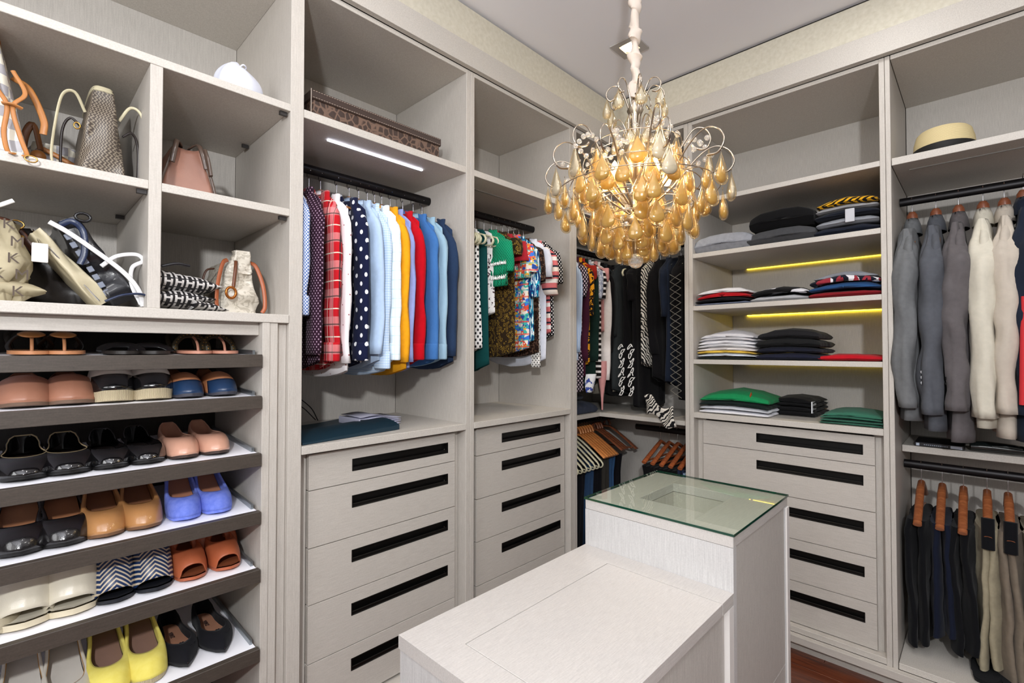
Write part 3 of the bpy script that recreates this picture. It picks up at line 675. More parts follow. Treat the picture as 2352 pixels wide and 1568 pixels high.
sp = MB(); R = [[(2.376+.028*cos(a)*(1.15-t+.1*sin(7*t)), 1.575+.024*sin(a)*(1.2-t+.15*sin(6*t)), 1.24-.28*t) for a in [2*pi*j/12 for j in range(12)]] for t in [k/12 for k in range(13)]]
tag(sp.grid(R, cu=True).build('pink_scarf', K['pink'], None, smooth=True), 'dusty pink scarf hanging in a point above the corner shelf', 'scarf')
tag(MB().grid([[(2.20+.08*u, 1.56+.01*sin(u*5+v*3), 1.17-.10*v) for u in [k/8 for k in range(9)]] for v in [k/5 for k in range(6)]]).build('printed_top', fabric('blue_print', lambda n: n.mix(n.math('GREATER_THAN', n.noise(n.co(), 40, 3), .55), '#e4e6ea', '#3c4f9c')), None, smooth=True, solid=.004), 'hem of a white top with blue print below the corner blouses', 'top')
# -- corner unit, right rod (garments face -X)
KR = [(1.60, 'black', 'black knitted dress nearest the corner on the right rod', .80, .5), (1.545, 'charc', 'charcoal dress second from the corner on the right rod', .78, .4), (1.48, 'black', 'plain black dress hanging left of the script lettered top', .78, 0), (1.42, 'black', 'black top with white script lettering down the front', .86, .2), (1.345, 'zebra', 'long narrow zebra print blouse among black clothes', .62, .0),
 (1.29, 'black', 'black long-sleeved top in front of the zebra blouse', .70, .5), (1.22, 'navy', 'dark navy top beneath a cream hanger', .72, .3), (1.15, 'black', 'black mesh top beside the wardrobe side panel', .80, .4)]
for i, (y, k, lb, L, sl) in enumerate(KR):
    g_ = garment('hanging_garment', lb, 'top', (2.64, y, 1.82), K[k], rz=-pi/2, L=L, half=.19 if k != 'zebra' else .21, sleeve=sl, seed=i*4.7+120, collar=False, th=.022, r0=.05, r1=.036,
        hlabel='cream hanger holding the '+lb.split(' beside')[0].split(' in front')[0].split(' down')[0].split(' hanging')[0].split(' among')[0], hkind='open', hmat=CREAM, group='clothes on the right corner rod', rip=.012)
    if 'script' in lb:
        m = MB(); rn = random.Random(5)
        for q in range(11):
            z0 = -.50-q*.026; y0 = -.226; x0 = .004+.012*(q % 2)
            pts = [(x0+.017*cos(a+q)*(.5+.6*rn.random()), y0, z0+.015*sin(a*1.3+q)) for a in [k_*1.3 for k_ in range(5)]]
            m.sweep(curve(pts, 4), .0028, n=5)
        m.build('script_lettering', K['white'], g_, local=True, smooth=True)
    if 'mesh' in lb:
        m = MB()
        for q in range(17):
            z0 = -.12-q*.038
            m.sweep([(-.03, -.222, z0), (0, -.226, z0-.019), (.03, -.222, z0)], .002, n=5).sweep([(-.03, -.222, z0-.038), (0, -.226, z0-.019), (.03, -.222, z0-.038)], .002, n=5)
        m.build('lattice_trim', plain('#6d6a62', .6), g_, local=True)
zh = MB(); R = [[(2.375+.012*sin(u*9+v*4), 1.31-.16*u-.02*v, 1.06-.10*v-.06*u+.02*sin(u*7)) for u in [k/14 for k in range(15)]] for v in [k/8 for k in range(9)]]
tag(zh.grid(R).build('zebra_scarf', K['zebra'], None, smooth=True, solid=.006), 'folded tail of a zebra print scarf above the corner shelf', 'scarf')
tag(MB().sweep(curve([(2.32, 1.08, 1.98), (2.30, 1.095, 1.88), (2.33, 1.10, 1.80)], 8), [.010]*17, [.022+.014*sin(k/5) for k in range(17)], n=10).build('padded_hanger', CREAM, None, smooth=True), 'cream padded shoulder of a hanger beside the upright panel', 'hanger')
# folded jeans on the corner shelf
# -- corner unit, lower left rod: empty hangers, trousers below
for i in range(8):
    hanger((2.12+.040*i, 1.80, .79), ORD[i]+' cream plastic hanger from the left on the lower corner rod', CREAM, 0, .20, .13, 'open', 'cream hangers on the lower corner rod')
for i in range(6):
    hanger((2.445+.026*i, 1.80, .79), ORD[i]+' orange wooden hanger from the left on the lower corner rod', HORNG, 0, .20, .12, 'wood', 'orange wooden hangers on the lower corner rod')
for i, x in enumerate((2.63, 2.655, 2.68)):
    hanger((x, 1.80, .80), ORD[i]+' dark brown wooden hanger right of the orange ones, lower corner rod', HBRWN, 0, .205, .11, 'wood', 'brown wooden hangers on the lower corner rod')
hanger((2.77, 1.80, .81), 'dark brown wooden hanger with bar, last on the lower corner rod', HBRWN, 0, .22, .13, 'wood', bar=True)
def trousers(label, loc, mat, L=.5, half=.11, th=.02, seed=0, rz=0, group=None, name='hanging_trousers', fold=.010, K=22):
    t = thing(name, label, 'trousers', loc, rz, group)
    for s_ in (-1, 1):
        R = []
        for k in range(K+1):
            z = -L*k/K*(1-.03*(s_ > 0)); hw = half*(1-.12*k/K); q = []
            for j in range(24):
                a = 2*pi*j/24; y = hw*(abs(cos(a))**.7)*(1 if cos(a) > 0 else -1); x = th*.55*(abs(sin(a))**.7)*(1 if sin(a) > 0 else -1)
                w = fold*(1.5*nz(y*12+seed, z*2.5+s_, seed)+.6*sin(y*42+seed+z*5+2*nz(z*4, seed, 1))+.5*nz(y*30, z*14, seed))*min(1, k/3+.3)
                q.append((s_*th*.55+x+w, y+.01*nz(z*4, seed, s_), z))
            R.append(q)
        MB().loft(R).build('trouser_leg', mat, t, smooth=True, local=True)
    return t
TRL = [('#12131a', 'black trousers'), ('#1c2535', 'navy trousers'), ('#14151b', 'dark trousers'), ('#2f4a6c', 'blue jeans'), ('#101116', 'jet black trousers'), ('#3a3732', 'dark olive trousers'), ('#35567e', 'mid blue jeans'), ('#131217', 'plain black trousers')]
for i, (c_, lb) in enumerate(TRL):
    trousers(lb+' '+['nearest the upright panel', 'behind the first pair', 'third from the panel', 'below cream hangers', 'below orange hangers', 'below brown hangers', 'between black pairs', 'at the inner corner'][i]+', corner unit',
             (2.12+.078*i, 1.80, .655), cloth(c_), L=.52, half=.17, th=.03, seed=i+30)
# lower right rod of the corner: clamp hangers with skirts and jeans
def clamp_hanger(loc, label, rz=-pi/2, mat=HBRWN, group=None, L=.095):
    t = thing('clamp_hanger', label, 'hanger', loc, rz, group)
    hook_mb(.085).xf(Matrix.Translation((0, 0, .0))).build('hook', CHROME, t, smooth=True, local=True)
    m = MB(); m.sweep([(0, .16, -.085), (0, .06, -.03), (0, 0, -.004), (0, -.06, -.03), (0, -.20, -.035-L)], .0095, [.012, .012, .012, .014, .014], n=10, up=(1, 0, 0))
    m.build('shoulder_bar', mat, t, smooth=True, local=True)
    MB().sweep([(0, -.19, -.03-L), (0, .15, -.03-L)], .005, n=6).build('trouser_bar', mat, t, smooth=True, local=True)
    return t
for i in range(6):
    y = 1.36-.052*i
    clamp_hanger((2.66, y, .775), ORD[i]+' reddish wooden hanger from the left in the lower corner', mat=wood('#8c4526', '#b8683c'), group='reddish clamp hangers in the lower corner', L=.06)
    trousers(ORD[i]+' black skirt from the left below the reddish hangers', (2.66, y, .66), K['black'], L=.42, half=.20, th=.022, seed=i+60, rz=-pi/2, group='black skirts in the lower corner', name='hanging_skirt')
trousers('light blue jeans hung beside the upright panel in the corner', (2.55, 1.105, .66), denim('#9db4cc', '#7c98b8'), L=.4, half=.10, th=.03, seed=71, rz=-pi/2)
trousers('navy trousers with white edge beside the light jeans', (2.56, 1.15, .67), cloth('#232b45'), L=.4, half=.1, th=.02, seed=73, rz=-pi/2)

# ------------------------------------------------------------------ suit jackets and trousers
J = {'g1': cloth('#77797b', .08), 'g2': cloth('#5c5f66', .08), 'g3': cloth('#686365', .08), 'cr': cloth('#d6d0c0', .04), 'bg': cloth('#c6bcae', .04), 'nv': cloth('#1f2635', .05)}
JK = [(.205, 'g1', 'light grey wool suit jacket, first from the upright panel', 0), (.130, 'g2', 'dark slate grey suit jacket with three cuff buttons', 3), (.062, 'g3', 'brownish grey suit jacket beside the cream one', 2), (-.008, 'cr', 'cream suit jacket in front of the brownish grey one', 0),
      (-.066, 'bg', 'pale beige suit jacket next to the navy one', 0), (-.116, 'nv', 'navy tracksuit jacket with red side stripe at the frame edge', 0)]
for i, (y, k, lb, b) in enumerate(JK):
    z = 1.80 if k != 'nv' else 1.82; L = .77+.03*(i % 3); hl = .235
    t = thing('suit_jacket', lb, 'jacket', (2.62, y, z), -pi/2, 'suit jackets on the rod')
    cloth_body(L, hl, .034, i*7+200, .05, .105, 0, .014, waist=.05, K=28, hem='flat').build('body', J[k], t, smooth=True, local=True, solid=.003)
    for s_ in (-1, 1):
        sl = sleeve_mb(.64+.02*(i % 2), s_, hl, .125, i*5+s_+300, .060, .040, .74, fold=.014, xo=-.006, out=.03, cap=(.25, .4, .54, .66, .77, .86, .93, .98), K=30, n=22).build('sleeve', J[k], t, smooth=True, local=True, solid=.003)
        if b and s_ == -1:
            for q in range(b):
                MB().lathe([(0, 0), (.006, 0), (.005, .003), (0, .003)], 10).xf(Matrix.Translation((-.034, -hl-.03, -.62+.02*q)) @ Matrix.Rotation(-pi/2, 4, 'Y')).build('button', plain('#b9bcc0', .4) if b == 3 else BLACKM, sl, local=True)
    collar_mb(.05, .045, .026).build('collar', J[k], t, smooth=True, local=True, solid=.003)
    if k == 'nv':
        MB().sweep(curve([(-.012, -hl-.034, -.34), (-.018, -hl-.046, -.52), (-.022, -hl-.050, -.70)], 6), .010, .010, n=10, up=(0, 1, 0)).build('red_stripe', plain('#c2242c', .8), t, local=True, smooth=True)
    hg = hanger((2.62, y, z+.012), 'wooden hanger holding the '+lb.split(',')[0].split(' with')[0].split(' beside')[0].split(' in front')[0].split(' next')[0], HWOOD, -pi/2, .15, .10, 'wood', hookh=.128)
    MB().sweep([(0, 0, .0), (0, 0, .052), (0, 0, .066)], [.016, .014, .009], [.022, .018, .010], n=12).build('neck_block', HBRWN, hg, smooth=True, local=True)
KH = {'bk': cloth('#0f1014'), 'nv': cloth('#161c2e'), 'kh': cloth('#a89f86', .08), 'bn': cloth('#85796a', .08), 'k2': cloth('#9c9480', .08)}
TS = [(.19, 'bk', 'black trousers nearest the upright panel, below the suits', .50), (.125, 'nv', 'dark navy trousers under a slanted hanger', .44), (.062, 'bk', 'black trousers left of the wrinkled khaki pair', .48),
      (-.005, 'kh', 'wrinkled light khaki trousers', .52), (-.062, 'bn', 'brownish khaki trousers behind the light pair', .54), (-.122, 'k2', 'khaki trousers at the right edge of the frame', .56)]
for i, (y, k, lb, L) in enumerate(TS):
    clamp_hanger((2.64, y, .76), 'wooden hanger holding the '+lb.split(' nearest')[0].split(' under')[0].split(' left')[0].split(' behind')[0].split(' at the')[0]+(' beside the panel' if i == 0 else ' in the middle of the rod' if i == 2 else ''), mat=wood('#7c4022', '#a5643c'), group='wooden trouser hangers')
    tr_ = trousers(lb, (2.60, y, .645 if i < 3 else .66), KH[k], L=L, half=.15, th=.03, seed=i*3+400, rz=-pi/2, fold=.013, group='trousers on the lower rod')
    if i >= 3:
        MB().sweep([(0, -.155, .04), (0, -.158, -.07)], .018, .008, n=8, up=(0, 1, 0)).build('waistband', KH['bk'], tr_, smooth=True, local=True)
bk = thing('book', 'thin black book with a white label on its spine on the suit shelf', 'book', (2.62, .13, .912))
MB().box(2.575, 2.74, .055, .205, .9125, .93).build('cover', plain('#15151a', .4), bk, bevel=.002)
MB().box(2.5735, 2.5748, .062, .096, .9155, .926).build('spine_label', plain('#b9c4d4', .5), bk); MB().box(2.5735, 2.5748, .19, .2, .9155, .926).build('spine_label', plain('#b9c4d4', .5), bk)
m = MB()
for q in range(12): m.box(2.5736, 2.5746, .104+.0062*q, .1078+.0062*q, .919, .9225)
m.build('spine_lettering', plain('#8d96a4', .5), bk)['kind'] = 'stuff'
gc = thing('eyeglass_case', 'dark glossy case with strap lying on the suit shelf', 'case', (2.60, -.06, .912))
MB().sweep(curve([(2.60, .04, .932), (2.605, -.02, .934), (2.60, -.12, .932), (2.60, -.2, .93)], 8), [.028+.006*sin(k/6) for k in range(25)], [.016+.003*sin(k/4) for k in range(25)], n=14).build('body', plain('#1a2020', .25, coat=.6), gc, smooth=True)
MB().sweep([(2.575, -.02, .94), (2.573, -.06, .944), (2.575, -.1, .94)], .006, .004, n=8).build('strap', plain('#2d3434', .3), gc, smooth=True)
trousers('crumpled black cloth lying on the wardrobe floor under the khaki trousers', (2.52, -.03, .13), KH['bk'], L=.018, half=.1, th=.07, seed=3, rz=-pi/2, name='folded_cloth')
# ------------------------------------------------------------------ folded clothes
def folded(label, x0, x1, y0, y1, z0, h, mat, hump=.0, seed=0, cat='folded top', name='folded_shirt', group=None, layers=1, dome=0, soft=.35, tops=None, slope=0):
    t = thing(name, label, cat, ((x0+x1)/2, (y0+y1)/2, z0), 0, group)
    cx, cy, hx, hy = (x0+x1)/2, (y0+y1)/2, (x1-x0)/2, (y1-y0)/2
    N = 22
    def S(u, v): return (1-(v*v))*1.0
    m = MB()
    for ly in range(layers):
        hh = h/layers; zb = z0+ly*hh; sh = .004*nz(seed, ly, 2)+(.004 if ly == 0 else 0)
        rows = []
        for i in range(N+1):
            u = -1+2*i/N; prof = []
            uu = max(0, 1-abs(u)**10)**.5
            for j in range(2*N):
                a = 2*pi*j/(2*N); cv, sv = cos(a), sin(a)
                v = (abs(cv)**soft)*(1 if cv > 0 else -1); s_ = (abs(sv)**(.5 if h/layers < .04 else .4))*(1 if sv > 0 else -1)
                th = hh/2*uu*.98*(1-(.10 if h/layers < .04 else .04)*v*v)
                top = s_ > 0 and ly == layers-1
                z = zb+hh/2+th*s_+hump*(1-v*v)*(1-.35*u*u)-hh*.14*(v*v)+(dome*(1-v*v)*(1-u*u) if top else 0)+slope*u
                z += .0045*nz(u*3+seed, v*3+ly, seed)*(1 if top else .5)+(.002*sin(v*14+seed+u*3)*nz(v, u, seed+3) if top else 0)
                z = max(z, z0+.0004+(.0 if z0 else 0))
                prof.append((cx+(hx+sh)*u+.004*nz(v*4, seed, ly), cy+(hy+sh)*v+.005*nz(u*4, seed, ly+7), z))
            rows.append(prof)
        m.loft(rows)
    o = m.build('folded_cloth', mat, t, smooth=True)
    return t
def fy(px, X=2.43, z=1.4): return onX(px, 784-(z-CAMZ)*480, X)[1]
def stack(px0, px1, zshelf, items, X0_=2.395, X1_=2.70, hump=.012, seed=0, Xr=2.42):
    z = zshelf+.0006; Y0_, Y1_ = fy(px1, Xr, z), fy(px0, Xr, z); hp = 0
    for i, (h, mat, label, ins, *o) in enumerate(items):
        folded(label, X0_+ins*.4+.004*(i % 2), X1_-.01*i, Y0_+ins*.6, Y1_-ins*.6, z, h, mat, hump=hump*min(1, i/1.5), seed=seed+i*1.7, layers=o[0] if o else 1, dome=o[1] if len(o) > 1 else .004)
        z += h*.99+(.0004)
        if i == 0: z += 0
DK = cloth
zst = fabric('striped_print', lambda n: n.mix(n.math('GREATER_THAN', n.noise(n.scaled((9, 40, 9)), 1, 1), .5), p_stripes(n, '#141826', [('h', 11, .4, 0, '#e9e6ea', 1)]), '#96303c'))
yz = fabric('yellow_zebra', lambda n: p_zebra(n, '#e0a81e', '#15140f', 22, 5, .45))
bw = fabric('black_print', lambda n: n.mix(n.math('GREATER_THAN', n.noise(n.scaled((30, 12, 30)), 1, 1), .60), '#101012', '#d6d6dc'))
stack(1600, 1728, RZ[0], [(.088, DK('#9c9fa8', .1), 'light grey melange sweater folded thick at the left end of the top clothes shelf', 0, 1, .012)], hump=0, seed=1)
stack(1722, 1874, RZ[0], [(.07, DK('#4c4d50', .1), 'dark grey folded sweater under the black one', 0, 1, .006), (.085, DK('#0f0f11'), 'thick black folded sweater on top of the dark grey one', .012, 1, .012)], seed=3)
stack(1876, 2022, RZ[0], [(.035, DK('#171d2c'), 'navy folded sweater at the bottom of the right stack, top clothes shelf', 0), (.03, DK('#9ea2aa'), 'pale grey folded top with a button placket above the navy sweater', .006), (.03, DK('#1b1f2a'), 'dark folded polo in the middle of the right stack', .008), (.022, DK('#a0a1a4'), 'grey melange folded top under the yellow patterned one', .010), (.026, yz, 'yellow and black patterned folded top crowning the right stack', .016, 1, .012)], hump=.012, seed=5)
MB().box(2.388, 2.394, fy(1966, 2.39), fy(1944, 2.39), 1.782+.045, 1.782+.10).build('button_placket', plain('#c2c4ca', .8), [o for o in COL.objects if 'button placket' in o.get('label', '')][0], bevel=.002)
stack(1603, 1726, RZ[1], [(.012, DK('#7d89a6'), 'blue grey folded T-shirt under the red and white stack', 0), (.014, DK('#17161b'), 'black folded T-shirt, second from the bottom of the red and white stack', .002), (.024, DK('#b3151f'), 'bright red folded T-shirt under a white one', .012), (.014, DK('#e6e6ea', .03), 'white folded T-shirt with grey edge on the red one', .014)], hump=.022, seed=11)
stack(1728, 1858, RZ[1], [(.026, DK('#b4b6bc'), 'light grey folded T-shirt under the black printed one', .002), (.026, bw, 'black folded T-shirt with white brush print', .004)], hump=.026, seed=13)
stack(1862, 2026, RZ[1], [(.026, DK('#8d1620'), 'dark red folded T-shirt at the bottom of the striped stack', 0), (.024, DK('#2b5487'), 'steel blue folded T-shirt in the striped stack', .004), (.026, zst, 'folded T-shirt striped navy, white and red', .008), (.012, DK('#8f939b'), 'small grey folded top at the back of the striped stack', .03)], hump=.024, seed=15)
stack(1606, 1738, RZ[2], [(.010, DK('#17211d'), 'dark green folded T-shirt beneath the white stack', .0), (.014, DK('#d8e2f0', .03), 'very pale blue folded T-shirt near the bottom of the white stack', .004), (.012, DK('#f2cb52'), 'yellow folded T-shirt between white ones', .006), (.015, DK('#efe9e6', .03), 'thin white folded T-shirt just above the yellow one', .006), (.032, DK('#eeeef2', .03), 'thick white folded T-shirt on top of the yellow-layered stack', .008, 2, .006), (.03, DK('#e2e1e6', .05), 'topmost crumpled white folded top of the white stack', .02, 2, .015)], hump=.018, seed=21)
stack(1742, 1886, RZ[2], [(.030, DK('#1a1d31'), 'dark navy folded sweater under the black sweaters', 0), (.025, DK('#222433'), 'blue black folded sweater second from the bottom', .002), (.035, DK('#17181a'), 'black folded sweater in the middle of the dark stack', .004), (.035, DK('#1c1c1f'), 'top black folded sweater of the dark stack', .012, 1, .012)], hump=.010, seed=23)
stack(1884, 2028, RZ[2], [(.024, DK('#c51022'), 'flat bright red folded T-shirt below the middle light strip', 0, 1, .006)], hump=0, seed=25)
stack(1612, 1766, ZCR, [(.017, DK('#efeff4', .03), 'white folded T-shirt at the very bottom under the green one', 0), (.016, DK('#e6e9f0', .03), 'white folded T-shirt second from the bottom under the green one', .002), (.020, DK('#14211f'), 'black folded T-shirt between white and green', .004), (.030, DK('#188a52'), 'emerald green folded T-shirt with a small orange emblem', .004, 1, .02)], hump=.018, seed=31)
MB().sweep([(2.405, fy(1722, 2.4, 1.09), 1.082), (2.425, fy(1722, 2.4, 1.09), 1.0985)], .012, .001, n=5, up=(0, 1, 0)).build('orange_emblem', plain('#c8552c', .7), [o for o in COL.objects if 'emerald' in o.get('label', '')][0])
stack(1772, 1872, ZCR, [(.04, DK('#101013'), 'black folded top with white striped end, behind the green one', 0, 2, 0), (.035, DK('#141416'), 'upper black folded top beside the emerald green one', .004, 2, .01)], X0_=2.56, X1_=2.85, seed=35, Xr=2.58)
MB().box(2.558, 2.63, fy(1866, 2.58)-.001, fy(1866, 2.58)+.004, ZCR+.02, ZCR+.072).build('white_stripe', plain('#d8dade', .8), [o for o in COL.objects if 'white striped end' in o.get('label', '')][0])
stack(1886, 2030, ZCR, [(.020, DK('#3a7460'), 'lower sage green folded T-shirt at the right end of the counter', 0, 2), (.022, DK('#3c7a64'), 'upper sage green folded T-shirt at the right end of the counter', .008, 2, .008)], seed=37)
folded('grey folded jeans lying on the corner shelf', 2.20, 2.42, 1.64, 1.86, .9386, .05, denim('#3d4352', '#2b3040'), seed=51, hump=.02)
folded('dark grey folded sweater piled behind the grey jeans in the corner', 2.16, 2.36, 1.70, 1.92, 1.012, .04, DK('#43454c'), seed=53)
# ------------------------------------------------------------------ hat, box, folio, papers
ht = thing('straw_hat', 'natural straw hat with black band on the shelf above the suits', 'hat', (2.52, .10, 2.045))
hc = onX(2170, 320, 2.50); S = Matrix.Translation((2.54, hc[1]+.005, 2.046)) @ Matrix.Diagonal((.92, .80, .88, 1))
HT = NT('straw'); w = HT.n('ShaderNodeTexWave'); HT.l(HT.co(), w.inputs[0]); w.inputs['Scale'].default_value = 90; w.bands_direction = 'Z'; HT.col(HT.mix(w.outputs[1], '#c9b583', '#e3d3a4')); HT.bump(w.outputs[1], .4, .002); HT = HT.rm(.8)
MB().lathe([(.118, .03), (.114, .08), (.104, .115), (.094, .125), (.06, .118), (.0, .112)], 40, cap=False).xf(S).build('crown', HT, ht, smooth=True, auto=50)
MB().lathe([(.1185, .012), (.1205, .014), (.1195, .048), (.117, .049)], 40, cap=False).xf(S).build('hat_band', plain('#121110', .7), ht, smooth=True, auto=50)
MB().lathe([(.118, .010), (.126, .003), (.130, .002), (.130, .005), (.126, .006), (.118, .014)], 40, cap=False).xf(S).build('brim', HT, ht, smooth=True)
CR = NT('croc_leather'); v = CR.voro(CR.scaled((1, 1, .85)), 46, 'DISTANCE_TO_EDGE'); CR.col(CR.ramp(v.outputs[0], [(0, '#6e5648'), (.06, '#6e5648'), (.13, '#3a2a23'), (1, '#44332b')])); CR.bump(v.outputs[0], .6, .003); CR = CR.rm(.45)
bx = thing('storage_box', 'long low brown crocodile-embossed box with lid on the top shelf', 'box', (.94, 1.72, ZSH))
a = .675; b = 1.205
MB().box(a+.006, b-.006, 1.566, 1.88, ZSH+.0005, ZSH+.10).build('box_body', CR, bx, bevel=.003)
ld = MB().box(a, b, 1.56, 1.886, ZSH+.075, ZSH+.106).build('lid', leather('#3d2d26', .4), bx, bevel=.003)
st = MB()
for z in (ZSH+.080, ZSH+.101):
    for k in range(58): x = a+.006+k*(b-a-.012)/58; st.box(x, x+.0055, 1.5585, 1.5597, z-.0008, z+.0008)
st.build('stitching', plain('#a8978a', .7), ld)
MB().box(a-.0015, a+.0008, 1.5585, 1.5605, ZSH+.0008, ZSH+.106).build('corner_piping', plain('#b8aba0', .5), bx)
pf = thing('folio_bag', 'dark teal blue flat paper carrier bag lying on the counter', 'bag', (.83, 1.68, ZCL))
rows = []
for i in range(11):
    u = i/10; rows.append([(.637+.38*u+.03*v, 1.515+.05*u+.37*v, ZCL+.001+(.020*sin(pi*min(1, v*1.4+.1))+.006*nz(u*3, v*3, 1))*(1 if s_ else .1)+(.012*u if s_ else .0)) for s_ in (0, 1) for v in ([k/8 for k in range(9)] if not s_ else [1-k/8 for k in range(9)])])
MB().loft(rows).build('bag_body', leather('#12303f', .5), pf, smooth=True, auto=50)
MB().sweep(curve([(.70, 1.88, ZCL+.02), (.72, 1.93, ZCL+.08), (.78, 1.95, ZCL+.115), (.84, 1.93, ZCL+.07), (.85, 1.88, ZCL+.02)], 6), .002, n=6).build('cord_handle', plain('#1a1a1e', .6), pf, smooth=True)
MB().sweep(curve([(.73, 1.87, ZCL+.02), (.76, 1.91, ZCL+.06), (.80, 1.92, ZCL+.075), (.85, 1.90, ZCL+.02)], 6), .002, n=6).build('cord_handle', plain('#1a1a1e', .6), pf, smooth=True)
pp = thing('folded_papers', 'folded sheets of white paper beside the teal carrier bag', 'paper', (1.02, 1.75, ZCL))
for k in range(6):
    z = ZCL+.004+.0045*k
    MB().grid([[(.93+.17*u+.004*k, 1.70+.16*v-.02*u+.006*k, z+.014*(1-u)*sin(pi*(.3+.5*u))*(k/5)+.004*sin(u*7+k)) for u in [q/10 for q in range(11)]] for v in (0, .5, 1)]).build('sheet', plain('#b9b9cc', .7), pp, smooth=True, solid=.001)
MB().sweep([(.93, 1.70+.08*q, ZCL+.018) for q in (0, 1, 2)], .004, .016, n=10).build('fold', plain('#b9b9cc', .7), pp, smooth=True)

# ------------------------------------------------------------------ shoes
RND = [(0, .0), (.015, .34), (.04, .52), (.09, .74), (.17, .92), (.28, 1.0), (.42, .93), (.58, .76), (.72, .70), (.86, .70), (.94, .58), (.985, .30), (1, 0)]
PNT = [(0, .0), (.02, .10), (.06, .24), (.13, .50), (.21, .78), (.3, .98), (.42, .92), (.58, .70), (.72, .62), (.86, .64), (.94, .54), (.985, .28), (1, 0)]
def shoe(label, loc, upper, insole, L=.25, W=.088, H=.0, tv=.28, zt=.045, zs=.035, zh=.055, toe=RND, peep=0, heel=None, solem=None, rz=0, group=None, plat=.006, pitch=0,
         toecap=None, sidetrim=None, name='shoe', cat='shoe', open_in=.86, cut=None):
    t = thing(name, label, cat, loc, rz, group, rx=pitch)
    n = 60
    base = lambda q: plat+H*sstep(.30, .82, q)+.010*(1-sstep(0, .12, q))*(.6)
    def outl(a, s=1.0):
        q = .5*(1-cos(a)); w = interp(toe, q)*W/2*s
        return q, (w if sin(a) >= 0 else -w)
    J = 20 if peep else 12; R = []
    for j in range(J+1):
        vv0 = j/J; ring = []
        for k in range(n):
            a = 2*pi*k/n; q, x = outl(a); kn = min(k, n-k)/n
            v0 = ((.062 if tv > .5 else .10)/tv)*sqrt(max(0, 1-(kn/peep)**2)) if peep and kn < peep else 0; v = v0+(1-v0)*vv0
            qi = tv+(.975-tv)*.5*(1-cos(a)); s_ = min(1, (qi-tv)/.26); wi = interp(toe, qi)*W/2*open_in*sqrt(max(0, 1-(1-s_)**2)); xi = wi if sin(a) >= 0 else -wi
            e = .5*(1+cos(a))                # 1 at the toe
            hz = zt*e**2+zs*(1-e*e)+(zh-zs)*max(0, -cos(a))**3
            zi = base(qi)+hz
            ee = max(0, cos(a)); hf = (1-cos(v*pi/2))*(1-.75*ee)+v*.75*ee
            xx = x+(xi-x)*hf+x*.05*sin(v*pi); qq = q+(qi-q)*hf
            z = base(q)+(zi-base(q))*(sin(v*pi/2)**.85*(1-ee)+(1-(1-v)**2.1)*ee)
            ring.append((xx, qq*L-(.003*sin(v*pi) if e > .8 else 0), z))
        R.append(ring)
    pk = int(n*peep)
    def sk(i, k):
        kk = min(k+.5, n-k-.5)
        if False and 0 < i <= (.12/tv*J)*sqrt(max(0, 1-(kk/pk)**2)): return True
        if cut and cut(i, kk/n): return True
        return False
    if toecap:
        kc = toecap[1]; cap = lambda i, k: min(k+.5, n-k-.5)/n < kc and i < toecap[2]
        MB().grid(R, cu=True, skip=lambda i, k: sk(i, k) or cap(i, k)).build('upper', upper, t, smooth=True, local=True, solid=.003)
        MB().grid(R, cu=True, skip=lambda i, k: sk(i, k) or not cap(i, k)).build('toe_cap', toecap[0], t, smooth=True, local=True, solid=.0036)
    else: MB().grid(R, cu=True, skip=sk).build('upper', upper, t, smooth=True, local=True, solid=.003)
    rim = R[-1]
    MB().sweep([rim[k % n] for k in range(n+1)], .0018, n=5, cap=False).build('rim', sidetrim or upper, t, smooth=True, local=True)
    ins = [[(x*.93, q*L, base(q)+.004) for q, x in (outl(a),)][0] for a in [2*pi*k/n for k in range(n)]]
    m = MB(); h2 = n//2
    rows = [[ins[k], ((ins[k][0]+ins[(n-k) % n][0])/2, ins[k][1], ins[k][2]-.001), ins[(n-k) % n]] for k in range(0, h2+1)]
    m.grid(rows).build('insole', insole, t, smooth=True, local=True)
    wedge = heel == 'wedge'
    m = MB(); s1, s0 = [], []
    for k in range(n):
        q, x = outl(2*pi*k/n, 1.03); z = base(q); s1.append((x, q*L-.001, z+.001)); s0.append((x*(.98), q*L-.001, 0 if wedge else max(0, z-.007-(plat-.006))))
    m.grid([s0, s1], cu=True)
    m.grid([[s0[k], s0[(n-k) % n]] for k in range(0, h2+1)])
    m.build('sole', solem or upper, t, smooth=True, local=True)
    if heel in ('block', 'stiletto'):
        r0, r1 = (.026, .022) if heel == 'block' else (.022, .006)
        R2 = []
        for k in range(7):
            f = k/6; rr = r1+(r0-r1)*f**2; z = (base(.9)-.004)*f
            R2.append([(rr*cos(2*pi*j/14)*.95, .90*L+rr*.95*sin(2*pi*j/14), z) for j in range(14)])
        MB().loft(R2).build('heel', solem or upper, t, smooth=True, local=True)
    return t
def strap_arc(t, mat, y, zt, hw, r=.0045, w=.012, lean=0, name='strap'):
    return MB().sweep(curve([(-hw, y, .006), (-hw*.95, y+lean*.4, zt*.55), (-hw*.5, y+lean*.9, zt*.94), (0, y+lean, zt), (hw*.5, y+lean*.9, zt*.94), (hw*.95, y+lean*.4, zt*.55), (hw, y, .006)], 5), w, r, n=8, up=(0, 1, 0)).build(name, mat, t, smooth=True, local=True)
tan_in = leather('#a8724e', .5); pink_in = leather('#c08a6e', .5)
def pairx(pxs, tray, kw, labels, dy=.0, Y=1.545):
    for px_, lb, s_ in zip(pxs, labels, (-1, 1)):
        x = onY(px_, 784+30, Y)[0]; zt = TR[tray]
        k = dict(kw); rz = k.pop('rz', 0)*s_
        shoe(lb, (x, Y-.012+dy, zt+.002+SL[tray]*(.03)), group=None, rz=rz, pitch=SL[tray], **k)
def LR(desc): return ['left shoe of the '+desc, 'right shoe of the '+desc]
